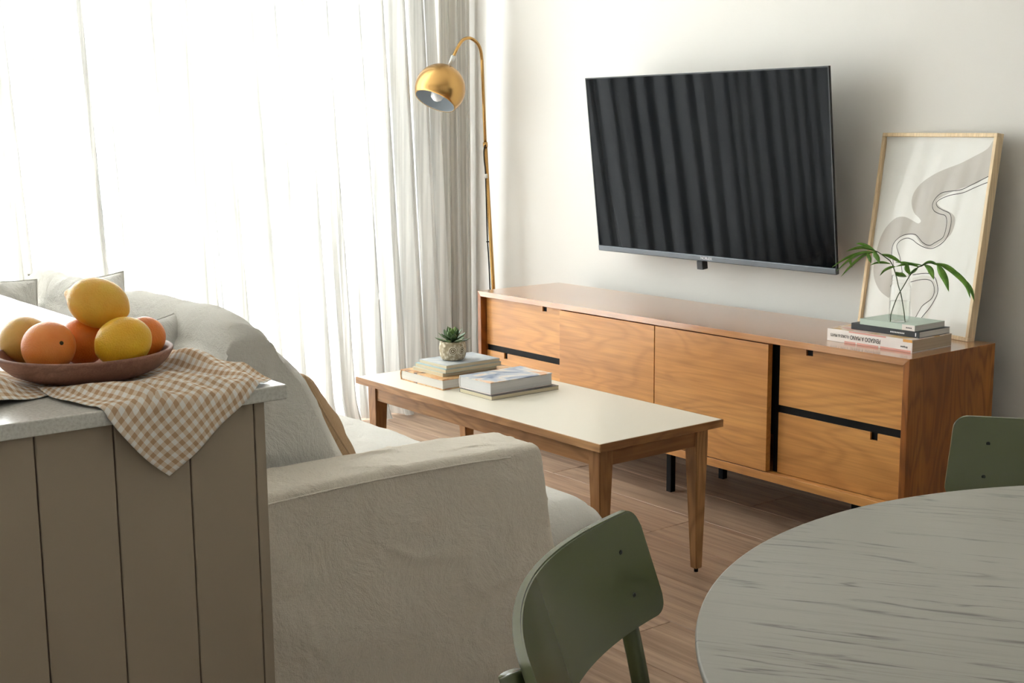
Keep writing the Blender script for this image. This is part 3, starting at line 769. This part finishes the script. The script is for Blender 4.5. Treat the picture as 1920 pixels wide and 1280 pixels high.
fline([(600, 812), (650, 805), (690, 806), (718, 826), (733, 870), (733, 910), (715, 950), (690, 990), (660, 1025), (645, 1045)])
fline([(590, 850), (640, 838), (680, 837), (705, 850), (716, 885), (712, 920), (695, 945), (655, 975), (635, 1005), (615, 1042)])

# ------------------------------------------------------------------ glass jar with palm sprigs
jb = np.array([1.852, -.262, zB+.0727])
jar = thing('glass_jar', 'clear glass jar half full of water on the mint book', 'jar', tuple(jb))
lathe('glass', [(0, .001), (.024, .001), (.0285, .004), (.0295, .010), (.0295, .098), (.0285, .104), (.0245, .110), (.0240, .113), (.0255, .114), (.0255, .117), (.0240, .118), (.0240, .121), (.0255, .122), (.0255, .125), (.0242, .126), (.0248, .133), (.0238, .1345), (.0230, .133)], m_jar, jar, 40)
lathe('water', [(0, .0055), (.0258, .0058), (.0276, .010), (.0276, .0595), (.0270, .060), (0, .060)], m_water, jar, 36)
jn = np.array([FWD[0], FWD[1], 0]); jn /= np.linalg.norm(jn)
def jp(x, y, d=0): return onplane(x, y, jb+jn*d, jn)
def sprig(name, label, stem, leaves, d0):
    base = jp(*stem[0], d0)
    root = thing(name, label, 'plant sprig', tuple(base), 0, 'palm sprigs in the jar')
    n = len(stem); P = [jp(x, y, d0*(1-i/(n-1))) for i, (x, y) in enumerate(stem)]
    tube('stem', [p-base for p in spline(P, 5)], .0014, m_palmstem, root, 6)
    for pts, wd, dep in leaves:
        m = len(pts); Q = [np.array(q) for q in spline([jp(x, y, dep*i/(m-1)) for i, (x, y) in enumerate(pts)], 5)]
        N = len(Q); V, Fc = [], []
        for i, p in enumerate(Q):
            t = Q[min(i+1, N-1)]-Q[max(i-1, 0)]; t /= np.linalg.norm(t)+1e-9
            s = np.cross(t, jn*.85+np.array([0, 0, .5])); s /= np.linalg.norm(s)+1e-9; up = np.cross(s, t)
            f = i/(N-1); ww = 1.3*wd*(math.sin(min(1, f*2.2+.12)*PI/2))*(1-max(0, (f-.45)/.55)**1.7)+.0003
            V += [p-base+s*ww/2+up*ww*.12, p-base-up*ww*.04, p-base-s*ww/2+up*ww*.12, p-base+up*(ww*.02+.0005)]
        for i in range(N-1):
            a = 4*i
            for k in range(4): Fc.append((a+k, a+(k+1) % 4, a+4+(k+1) % 4, a+4+k))
        Fc += [(0, 1, 2, 3), tuple(4*(N-1)+k for k in (3, 2, 1, 0))]
        mesh('leaflet', V, Fc, m_palm, root, True)
def q2(x, y): return 1540+x*.1875, 440+y*.1875
def ql(*p): return [q2(*a) for a in p]
sprig('palm_sprig', 'palm sprig in the jar arching left towards the television', ql((838, 878), (825, 760), (795, 590), (770, 510), (745, 400), (700, 280), (640, 225), (560, 170), (480, 140)), [
    (ql((560, 185), (470, 120), (390, 92), (345, 90)), .0075, .02), (ql((540, 165), (430, 130), (330, 140), (240, 168)), .0085, -.02),
    (ql((560, 180), (420, 180), (250, 235), (108, 325)), .0080, .01), (ql((500, 175), (380, 195), (270, 260), (150, 365)), .0085, -.03),
    (ql((500, 180), (400, 225), (290, 320), (195, 420)), .0080, -.01), (ql((440, 180), (330, 205), (290, 260), (308, 330)), .0080, .02),
    (ql((520, 170), (540, 205), (565, 240), (580, 290)), .0110, -.02), (ql((450, 180), (470, 215), (485, 245), (495, 285)), .0090, -.03),
    (ql((690, 290), (620, 278), (550, 282), (490, 305)), .0065, .015), (ql((600, 195), (680, 215), (750, 250), (810, 290)), .0090, .01)], .012)
sprig('palm_sprig', 'palm sprig in the jar arching right across the framed print', ql((690, 870), (700, 780), (760, 620), (825, 510), (890, 400), (960, 330), (1060, 285), (1150, 290)), [
    (ql((1100, 285), (1250, 320), (1380, 420), (1500, 545)), .0110, -.02), (ql((1200, 310), (1330, 380), (1450, 500), (1490, 640)), .0120, -.03),
    (ql((1300, 360), (1430, 470), (1500, 560), (1530, 668)), .0100, .01), (ql((1160, 295), (1200, 370), (1245, 460), (1275, 570)), .0150, -.02),
    (ql((1030, 300), (1080, 340), (1105, 385), (1125, 450)), .0130, -.02), (ql((990, 320), (1060, 280), (1110, 278), (1170, 300)), .0085, .02),
    (ql((890, 400), (860, 350), (855, 310), (850, 280)), .0110, -.01), (ql((850, 420), (800, 405), (770, 395), (745, 370)), .0130, -.02),
    (ql((980, 325), (900, 295), (820, 300), (740, 320)), .0080, .01), (ql((1000, 300), (900, 295), (820, 280), (740, 275)), .0075, .02),
    (ql((740, 320), (690, 330), (630, 360), (585, 410)), .0080, -.01), (ql((870, 400), (920, 370), (950, 345), (965, 330)), .0090, .0)], -.012)

# ------------------------------------------------------------------ peninsula counter
kx, ky, kh = 2.6125, -2.6348, .92
kt = .0195
cn = thing('kitchen_peninsula', 'taupe panelled kitchen peninsula with pale quartz top in the left foreground', 'counter', (kx-.5, ky-.5, 0))
def cb(p): return (p[0]-(kx-.5), p[1]-(ky-.5), p[2])
def cbox(nm, lo, hi, m, bev=.0015, par=None): return box(nm, cb(lo), cb(hi), m, par or cn, bev)
KX0, KY0 = .75, -3.75
cbox('worktop', (KX0, KY0, kh-kt), (kx, ky, kh), m_quartz, .0018)
px = kx-.018; py = ky-.0255
cbox('carcass', (KX0+.01, KY0+.01, .0), (px-.016, py-.0005, kh-kt), m_cab, 0)
cbox('corner_post', (px-.0155, py-.0145, 0), (px+.001, py, kh-kt), m_cab, .0012)
y = py-.0165; gaps = [-2.675, -2.766, -2.863, -2.958]
while len(gaps) < 10: gaps.append(gaps[-1]-.0965)
for a, b in zip(gaps[:-1], gaps[1:]): cbox('panel_board', (px-.0155, b+.0008, 0), (px, a-.0008, kh-kt), m_cab, .0016)

# ------------------------------------------------------------------ gingham towel, bowl, fruit
def bez(a, b, c, t): return np.outer((1-t)**2, a)+np.outer(2*t*(1-t), b)+np.outer(t*t, c)
def coons(e0, e1, f0, f1, n, m):
    """e0,e1: edges v=0 / v=1 along u; f0,f1: edges u=0 / u=1 along v"""
    u = np.linspace(0, 1, n); v = np.linspace(0, 1, m)
    E0, E1, G0_, G1_ = bez(*e0, u), bez(*e1, u), bez(*f0, v), bez(*f1, v)
    out = np.zeros((n, m, 2))
    for i in range(n):
        for j in range(m):
            U, W = u[i], v[j]
            out[i, j] = (1-W)*E0[i]+W*E1[i]+(1-U)*G0_[j]+U*G1_[j]-((1-U)*(1-W)*E0[0]+U*(1-W)*E0[-1]+(1-U)*W*E1[0]+U*W*E1[-1])
    return out
bowl_c = np.array([2.400, -2.823])
def towel():
    pa = lambda *l: [np.array(x, float) for x in l]
    tip, Rc, BR_, LF = (-2.803, -.090), (-2.644, .026), (-2.668, .32), (-2.905, .165)
    p1 = coons(pa(tip, (-2.722, -.025), Rc), pa(LF, (-2.80, .30), BR_), pa(tip, (-2.925, .005), LF), pa(Rc, (-2.645, .17), BR_), 80, 80)
    p2 = coons(pa((-2.855, .150), (-2.90, .115), (-3.02, .085)), pa((-2.84, .33), (-2.95, .34), (-3.10, .30)), pa((-2.855, .150), (-2.83, .24), (-2.84, .33)), pa((-3.02, .085), (-3.06, .2), (-3.10, .30)), 60, 50)
    V, Fc, UV = [], [], []; off = 0
    for pi, (P, nu, nv, lu, lv) in enumerate(((p1, 80, 80, .235, .27), (p2, 60, 50, .19, .20))):
        for i in range(nu):
            for j in range(nv):
                y, s = P[i, j]; u, v_ = i/(nu-1), j/(nv-1)
                x = kx-s
                db = math.hypot(x-bowl_c[0], y-bowl_c[1]); fade = min(1, max(0, (db-.078)/.05))
                if pi == 0:
                    w1 = math.sin((y*1.0+s*.55)*58+1.0)*.5+.5
                    h = fade*(  .013*w1**2*min(1, max(0, (s+.01)/.05))+.004*float(fbm(np.array([y*18, s*18, 3.3])))+.002)
                    up_ = min(1, max(0, (s+.004)/.04))
                    h += fade*up_*(.013*math.exp(-((u-.80-.12*v_)/.06)**2)+.009*math.exp(-((u-.50+.15*v_)/.05)**2)+.007*math.exp(-((u-.22-.1*v_)/.05)**2))
                    h = max(h, .0006)
                else:
                    rid = math.exp(-((v_-.22-.10*math.sin(u*5))/.13)**2)*(.020+.008*math.sin(u*9+1))*min(1, (1.02-u)*2.0+.3)
                    tuck = math.exp(-((u-.06)/.10)**2)*.024*math.exp(-((v_-.10)/.22)**2)
                    h = fade*(rid+tuck+.004*abs(float(fbm(np.array([y*25, s*25, 8.]))))) + .0012
                z = kh+.0012+h
                if s < .008 and pi == 0:
                    a = (.008-s)
                    rr = .008
                    if a < rr*PI/2:
                        th_ = a/rr; x = kx-.008+(rr+.002+h*.3)*math.sin(th_); z = kh-rr+.0012+(rr+.001+h*.3)*math.cos(th_)
                    else:
                        dd = a-rr*PI/2; x = kx+.003+.004*(1+math.sin(y*70+1))*min(1, dd/.03)-.10*max(0, dd-.05); z = kh-rr-dd
                V.append((x, y, z)); UV.append((u*lu+.3*pi, v_*lv))
        Fc += grid_faces(nu, nv, off); off += nu*nv
    o = mesh('tea_towel', V, Fc, m_ging, None, True, UV)
    sm = o.modifiers.new('thickness', 'SOLIDIFY'); sm.thickness = .0009; sm.offset = 1
    tag(o, 'beige gingham tea towel spread under the fruit bowl and over the counter edge', 'towel')
towel()
bz0 = kh+.0032
bw = thing('fruit_bowl', 'shallow dark wooden bowl of citrus on the tea towel', 'bowl', (bowl_c[0], bowl_c[1], bz0))
lathe('bowl_body', [(0, .0), (.062, .0), (.078, .003), (.096, .011), (.107, .021), (.1145, .033), (.1152, .0355), (.1138, .0372), (.1095, .0368), (.1065, .034), (.099, .024), (.087, .015), (.068, .0095), (.03, .0075), (0, .007)], m_bowl, bw, 64)
def fruit(name, label, px_, py_, dep, rx, rz, mat, tilt=0, nip=None, kind='orange', scar=None, gy=1.0):
    c = onplane(px_, py_, (bowl_c[0], bowl_c[1], .97), jn_c) ; c = onplane(px_, py_, np.array([bowl_c[0], bowl_c[1], .97])+jn_c*dep, jn_c)
    root = thing(name, label, kind, tuple(c), 0, 'citrus fruit in the wooden bowl')
    n, m = 28, 40; V, Fc = [], []
    for i in range(n+1):
        a = PI*i/n
        for k in range(m):
            b = 2*PI*k/m
            d = np.array([math.cos(a), math.sin(a)*math.cos(b), math.sin(a)*math.sin(b)])
            r_ = 1+.025*float(vnoise(d*1.6+px_))
            if nip: r_ += nip*math.exp(-(a/.20)**2)+nip*.35*math.exp(-((PI-a)/.25)**2)
            else: r_ -= .03*math.exp(-(a/.22)**2)
            V.append((d[0]*rx*r_, d[1]*rz*gy*r_, d[2]*rz*r_))
    for i in range(n):
        for k in range(m): Fc.append((i*m+k, i*m+(k+1) % m, (i+1)*m+(k+1) % m, (i+1)*m+k))
    # local x axis turned onto the fruit's long axis in the picture
    o = mesh('peel', V, Fc, mat, root, True)
    ax = Vector(RIGHT*math.cos(tilt)+UP*math.sin(tilt))
    if scar is not None: ax = Vector(RIGHT*scar[0]+UP*scar[1]-FWD*scar[2]).normalized()
    o.rotation_euler = Vector((1, 0, 0)).rotation_difference(ax).to_euler()
    bm = bmesh.new(); bm.from_mesh(o.data); bmesh.ops.remove_doubles(bm, verts=bm.verts, dist=1e-6); bmesh.ops.recalc_face_normals(bm, faces=bm.faces); bm.to_mesh(o.data); bm.free()
    o.data.polygons.foreach_set('use_smooth', [True]*len(o.data.polygons))
    if scar is not None or kind == 'orange':
        s = lathe('stem_scar', [(0, .0013), (.0014, .0012), (.0026, .0004), (.003, -.001)], m_stem, root, 10, tuple(ax), tuple(np.array(ax)*rx*.968))
    return root
jn_c = np.array([FWD[0], FWD[1], 0]); jn_c /= np.linalg.norm(jn_c)
fruit('lemon', 'large amber lemon on top of the fruit pile', 184, 568, .012, .0415, .0335, m_amber, PI-.30, .15, 'lemon')
fruit('orange', 'ochre orange at the back left of the bowl', 47, 638, .022, .034, .0325, m_ochre, .4)
fruit('orange', 'orange with a dark stem scar at the front left of the bowl', 91, 650, -.042, .0385, .0335, m_orange, 0, scar=(.62, .12, .62))
fruit('orange', 'plain orange wedged in the middle below the top lemon', 155, 640, .020, .032, .032, m_orange2, 1.0, scar=(0, .5, -.9))
fruit('lemon', 'bright yellow lemon at the front right of the bowl', 231, 641, -.036, .0375, .0325, m_yellow, PI+.4, .05, 'lemon')
fruit('orange', 'small deep orange at the right rim of the bowl', 271, 632, .038, .0285, .0285, m_orange2, 0, scar=(.3, .8, -.2))

# ------------------------------------------------------------------ sofa
so = thing('sofa', 'white linen slipcovered sofa facing the coffee table', 'sofa', (1.1, -2.1, 0))
SO = np.array([1.1, -2.1, 0])
def wrinkle(V, Nrm, amp, sc, seed=0):
    P = V*sc+seed
    wob = P+np.stack([fbm(P*.7+3), fbm(P*.7+9), fbm(P*.7+17)], -1)*1.1
    cr = np.exp(-(vnoise(wob*1.25)/.055)**2)*np.clip(fbm(P*.9+31)*2.2+.45, 0, 1)
    cr2 = np.exp(-(vnoise(wob*2.3+5)/.07)**2)*np.clip(fbm(P*.8+41)*2.2+.35, 0, 1)
    return V+Nrm*(amp*(fbm(P*.8)*1.0+.65*cr+.40*cr2))[:, None]
def soft_box(name, lo, hi, mat, parent, n=36, rad=.05, amp=.004, sc=7, seed=0, warp=None, origin=None):
    lo, hi = np.array(lo, float), np.array(hi, float); h = (hi-lo)/2; c = (hi+lo)/2
    V, Fc = cube_grid(n)
    P = V*h
    rad = min(rad, h.min()*.98)
    core = np.clip(P, -(h-rad), h-rad); d = P-core; ln = np.linalg.norm(d, axis=1, keepdims=True); ln[ln == 0] = 1
    # square-to-round so the faces stay flat
    N = d/ln; P = core+N*rad
    P = P+c
    if warp: P = warp(P, V)
    P = wrinkle(P, N, amp, sc, seed)
    P = P-(SO if origin is None else origin)
    return mesh(name, P, Fc, mat, parent, True)
AX0, AX1 = 2.01, 2.17
def arm_warp(P, V):
    P = P.copy()
    z = P[:, 2]; t = np.clip((.62-z)/.6, 0, 1)
    fy = np.clip((P[:, 1]+2.4)/.55, 0, 1)
    P[:, 1] += .07*t*fy                      # the skirt flares forward
    P[:, 0] += .035*t*np.sign(V[:, 0]).clip(0)   # and out
    P[:, 2] += np.where(z > .45, .010*np.sin(np.clip((P[:, 1]+2.62)/.76, 0, 1)*PI), 0)
    P[:, 2] = np.maximum(P[:, 2], .004)
    return P
soft_box('armrest', (AX0, -2.60, .003), (AX1, -1.843, .630), m_sofa, so, 100, .018, .006, 6, 3, arm_warp)
soft_box('armrest', (.02, -2.60, .003), (.17, -1.855, .60), m_sofa, so, 24, .04, .004, 6, 13)
soft_box('backrest', (.16, -2.62, .003), (AX0+.02, -2.47, .70), m_sofa, so, 30, .04, .005, 6, 5)
soft_box('base', (.16, -2.48, .003), (AX0+.01, -1.70, .27), m_sofa, so, 30, .03, .004, 6, 8)
def seat_warp(P, V):
    P = P.copy(); up = V[:, 2] > 0
    bl = (1-V[:, 0]**6)*(1-V[:, 1]**4)
    P[:, 2] += np.where(V[:, 2] > -.5, .022*bl, 0)*1.0
    P[:, 1] += .02*(1-V[:, 2]**2)*np.where(V[:, 1] > 0, 1, 0)
    return P
soft_box('seat_cushion', (.19, -2.42, .262), (2.115, -1.605, .462), m_cush, so, 72, .075, .009, 6, 21, seat_warp)
sv, sf = tube_data([np.array(p)-SO for p in spline([(AX1+.005, -2.6, .617), (AX1+.005, -2.3, .626), (AX1+.005, -2.05, .624), (AX1+.004, -1.93, .618)], 8)], .0018, 6)
mesh('seam', sv, sf, m_sofa, so, True)
def back_cushion(x0, x1, seed, topz=.885):
    """box cushion leaning on the backrest; profile runs y(z)"""
    V, Fc = cube_grid(60)
    hx = (x1-x0)/2; cx = (x0+x1)/2
    a = V[:, 0]; b = V[:, 1]; c = V[:, 2]
    t = (c+1)/2
    yb = -2.244-.135*t; th0 = .118-.062*t            # centre line leans back, thinner at the top
    puff = (1-a**10)*(1-c**4)
    rnd = .80+.20*np.sqrt(np.clip(1-c**6, 0, 1))
    y = yb+b*th0*(rnd)+np.sign(b)*.040*puff*np.abs(b)
    z = .455+(topz-.455)*t
    top = np.clip((t-.75)/.25, 0, 1)
    z = z+.030*top*(1-b**2)*(1-a**8)-.030*top*b**4-.018*top*np.abs(a)**14
    ear = np.clip((np.abs(a)-.86)/.14, 0, 1)**2*np.clip((t-.86)/.14, 0, 1)**2
    z = z+.014*ear*np.clip(1-np.abs(b-.35)/1.35, 0, 1)
    x = cx+hx*a*(1-.035*(1-b**2)*0-.02*(1-(2*t-1)**2))
    P = np.stack([x, y, z], -1)
    N = np.stack([a**7, b**3, c**7], -1); N /= np.linalg.norm(N, axis=1, keepdims=True)+1e-9
    P = wrinkle(P, N, .008, 5.5, seed)
    o = mesh('back_cushion', P-SO, Fc, m_cush, so, True)
    # piped seams at the near end panel
    return o
back_cushion(1.385, 1.985, 31, .885); back_cushion(.78, 1.38, 41, .88)

def throw_pillow(name, label, c, wv, hv, t, mat, seed, pinch=.10, group=None):
    """c centre, wv / hv half-width and half-height vectors"""
    n = 34; g = np.linspace(-1, 1, n); U, Vv = np.meshgrid(g, g, indexing='ij')
    wv, hv = np.array(wv, float), np.array(hv, float); nn = np.cross(wv, hv); nn /= np.linalg.norm(nn)
    A = U*(1-pinch*(1-Vv**2)); B = Vv*(1-pinch*(1-U**2))
    T_ = t/2*np.clip((1-U**2)*(1-Vv**2), 0, 1)**.42
    W = .010*(ridged(np.stack([U*2.2+seed, Vv*2.2, U*0], -1))*.6+fbm(np.stack([U*3+seed, Vv*3, U*0+2], -1)))*np.clip((1-U**4)*(1-Vv**4), 0, 1)**.5
    base_ = np.array([0, 0, 0])
    P1 = A[..., None]*wv+B[..., None]*hv+(T_+W)[..., None]*nn; P2 = A[..., None]*wv+B[..., None]*hv-(T_-W)[..., None]*nn
    V = np.concatenate([P1.reshape(-1, 3), P2.reshape(-1, 3)])
    Fc = grid_faces(n, n)+[f[::-1] for f in grid_faces(n, n, n*n)]
    low_ = V[:, 2].min()
    root = bpy.data.objects.new(name, None); C.objects.link(root); root.location = c
    o = mesh('pillow_cover', V, Fc, mat, root, True)
    bm = bmesh.new(); bm.from_mesh(o.data); bmesh.ops.remove_doubles(bm, verts=bm.verts, dist=1e-5); bmesh.ops.recalc_face_normals(bm, faces=bm.faces); bm.to_mesh(o.data); bm.free()
    o.data.polygons.foreach_set('use_smooth', [True]*len(o.data.polygons))
    loop = [(-1+2*i/16, -1) for i in range(16)]+[(1, -1+2*i/16) for i in range(16)]+[(1-2*i/16, 1) for i in range(16)]+[(-1, 1-2*i/16) for i in range(17)]
    pts = [wv*u*(1-pinch*(1-v*v))+hv*v*(1-pinch*(1-u*u)) for u, v in loop]
    sv, sf = tube_data(pts, .0025, 6); mesh('edge_seam', sv, sf, mat, root, True)
    return tag(root, label, 'pillow', group)
gP = 'loose pillows on the sofa'
throw_pillow('throw_pillow', 'tan throw pillow leaning on the white back cushion of the sofa', (1.47, -2.030, .598), (.215, .0, 0), (0, -.075, .128), .11, m_tan, 2.0, .06, gP)
pA = on(52, 514, 'x', .55); pB = on(231, 508, 'x', .55)
wv = (pB-pA)/2; hv_ = np.array([.05, 0, -.18])
throw_pillow('throw_pillow', 'white throw pillow with two upturned corners at the far end of the sofa', tuple((pA+pB)/2+hv_), tuple(wv), tuple(-hv_), .13, m_pillow, 5.0, .10, gP)
E3 = on(69, 524, 'x', 1.0); wv3 = np.array([.02, .105, -.010])
throw_pillow('throw_pillow', 'white throw pillow behind the ochre orange, one pointed corner up', tuple(E3-wv3+np.array([.03, 0, -.088])), tuple(wv3), (-.03, 0, .088), .10, m_pillow, 9.0, .10, gP)
E2 = on(342, 581, 'x', 1.72)
wv2 = np.array([-.02, .105, .01])
throw_pillow('throw_pillow', 'white throw pillow with one pointed corner behind the tea towel', tuple(E2-wv2+np.array([.03, 0, -.088])), tuple(wv2), (-.03, 0, .088), .09, m_pillow, 14.0, .10, gP)

# ------------------------------------------------------------------ round dining table
tc2 = np.array([3.699, -2.095]); TR = .6242; TZ = .75
rt_ = thing('round_table', 'round grey-stained oak dining table in the right foreground', 'table', (tc2[0], tc2[1], 0), math.radians(33))
lathe('table_top', [(0, TZ), (TR-.003, TZ), (TR-.0008, TZ-.0012), (TR, TZ-.0040), (TR-.0005, TZ-.0075), (TR-.003, TZ-.010)], m_table, rt_, 160)
lathe('table_edge', [(TR-.003, TZ-.0098), (TR-.014, TZ-.028), (TR-.03, TZ-.032), (0, TZ-.032)], m_table_edge, rt_, 160)
lathe('pedestal', [(.17, TZ-.032), (.17, TZ-.05), (.075, TZ-.07), (.06, .30), (.075, .07), (.26, .03), (.27, .012), (.265, 0), (0, 0)], m_table_edge, rt_, 48)

# ------------------------------------------------------------------ green chairs
def make_chair(name, label, ctr, fdir, top=.80):
    fdir = np.array(fdir, float); fdir /= np.linalg.norm(fdir)
    # local: +y faces the table, +x to the sitter's right
    rz = math.atan2(fdir[1], fdir[0])-PI/2
    ch = thing(name, label, 'chair', (ctr[0], ctr[1], 0), rz, 'green dining chairs at the round table')
    HWd, SAG, HB, TK = .245, .058, .125, .0095
    nu, nv = 49, 17
    def shell(s, q, off):
        # s along the width -1..1, q height -1..1, rounded-rectangle outline
        x = s*HWd; y = -SAG*(1-(s*s)**.95)
        dx = 1; dy = SAG*1.9*s/HWd; nl = math.hypot(1, dy); nx_, ny_ = -dy/nl, 1/nl
        zc = top-HB/2+q*HB/2
        y += .040*(1-q)/2*1.0 + .0                       # leans back towards the top
        return (x+nx_*off, y+ny_*off, zc)
    rad = .019
    pts = []
    for i in range(nu):
        for j in range(nv):
            t_ = -1+2*i/(nu-1); s = math.copysign(1-(1-abs(t_))**2.2, t_); q = -1+2*j/(nv-1)
            # pull the four corners in
            X, Z = s*HWd, q*HB/2
            ax_c, az_c = HWd-rad, HB/2-rad
            if abs(X) > ax_c:
                lim = az_c+math.sqrt(max(0, rad*rad-(abs(X)-ax_c)**2)); q = q*lim/(HB/2)
            pts.append((s, q))
    V = [shell(s, q, TK/2) for s, q in pts]+[shell(s, q, -TK/2) for s, q in pts]
    Fc = grid_faces(nu, nv)+[f[::-1] for f in grid_faces(nu, nv, nu*nv)]
    N = nu*nv
    ring = [i*nv for i in range(nu)]+[(nu-1)*nv+j for j in range(1, nv)]+[i*nv+nv-1 for i in range(nu-2, -1, -1)]+[j for j in range(nv-2, 0, -1)]
    for a, b in zip(ring, ring[1:]+ring[:1]): Fc.append((a, b, b+N, a+N))
    o = mesh('backrest', V, Fc, m_green, ch, False)
    bm = bmesh.new(); bm.from_mesh(o.data); bmesh.ops.recalc_face_normals(bm, faces=bm.faces)
    sharp = [e for e in bm.edges if len(e.link_faces) == 2 and e.calc_face_angle(0) > .8]
    bmesh.ops.bevel(bm, geom=sharp, offset=.0016, segments=2, affect='EDGES')
    bm.to_mesh(o.data); bm.free()
    o.data.polygons.foreach_set('use_smooth', [True]*len(o.data.polygons))
    if hasattr(o.data, 'set_sharp_from_angle'): o.data.set_sharp_from_angle(angle=.6)
    for sd in (-1, 1):
        s = sd*.79
        P = [np.array(shell(s, q, -TK/2-.0112)) for q in (.62, -1)]
        d = (P[1]-P[0]); d /= np.linalg.norm(d)
        knee = P[1]+d*.06
        foot = np.array([s*HWd*1.06, P[1][1]-.07, 0.0]); hip = np.array([s*HWd, P[1][1]+.035, .44])
        tube('rear_leg', spline([P[0], P[1], knee*.6+hip*.4, hip], 6)+spline([hip, foot], 4)[1:], .0110, m_green, ch, 16)
        fr0 = np.array([sd*.19, .40, .44]); tube('front_leg', [fr0, np.array([sd*.205, .425, 0])], .0110, m_green, ch, 14)
        tube('seat_rail', [hip, fr0], .0095, m_green, ch, 12)
        for q in (.36, -.44):
            pos = np.array(shell(s, q, TK/2)); nrm = np.array(shell(s, q, TK/2+.01))-pos
            lathe('screw', [(0, .0003), (.0012, .0004), (.0022, .0006), (.0030, .0005), (.0034, -.0005)], m_screw, o, 12, tuple(nrm), tuple(pos))
    def seat_fn(P, V):
        P = P.copy(); P[:, 2] -= .018*(1-V[:, 0]**2)*(1-V[:, 1]**2); return P
    soft_box('seat', (-.215, .0, .452), (.215, .43, .470), m_green, ch, 14, .008, 0, 5, 0, seat_fn, np.zeros(3))
    return ch
make_chair('dining_chair', 'olive green dining chair between the sofa arm and the round table', (3.165, -2.594), (.80, .60), .803)
make_chair('dining_chair', 'olive green dining chair behind the round table near the sideboard', (3.178, -1.562), (.276, -.961), .790)
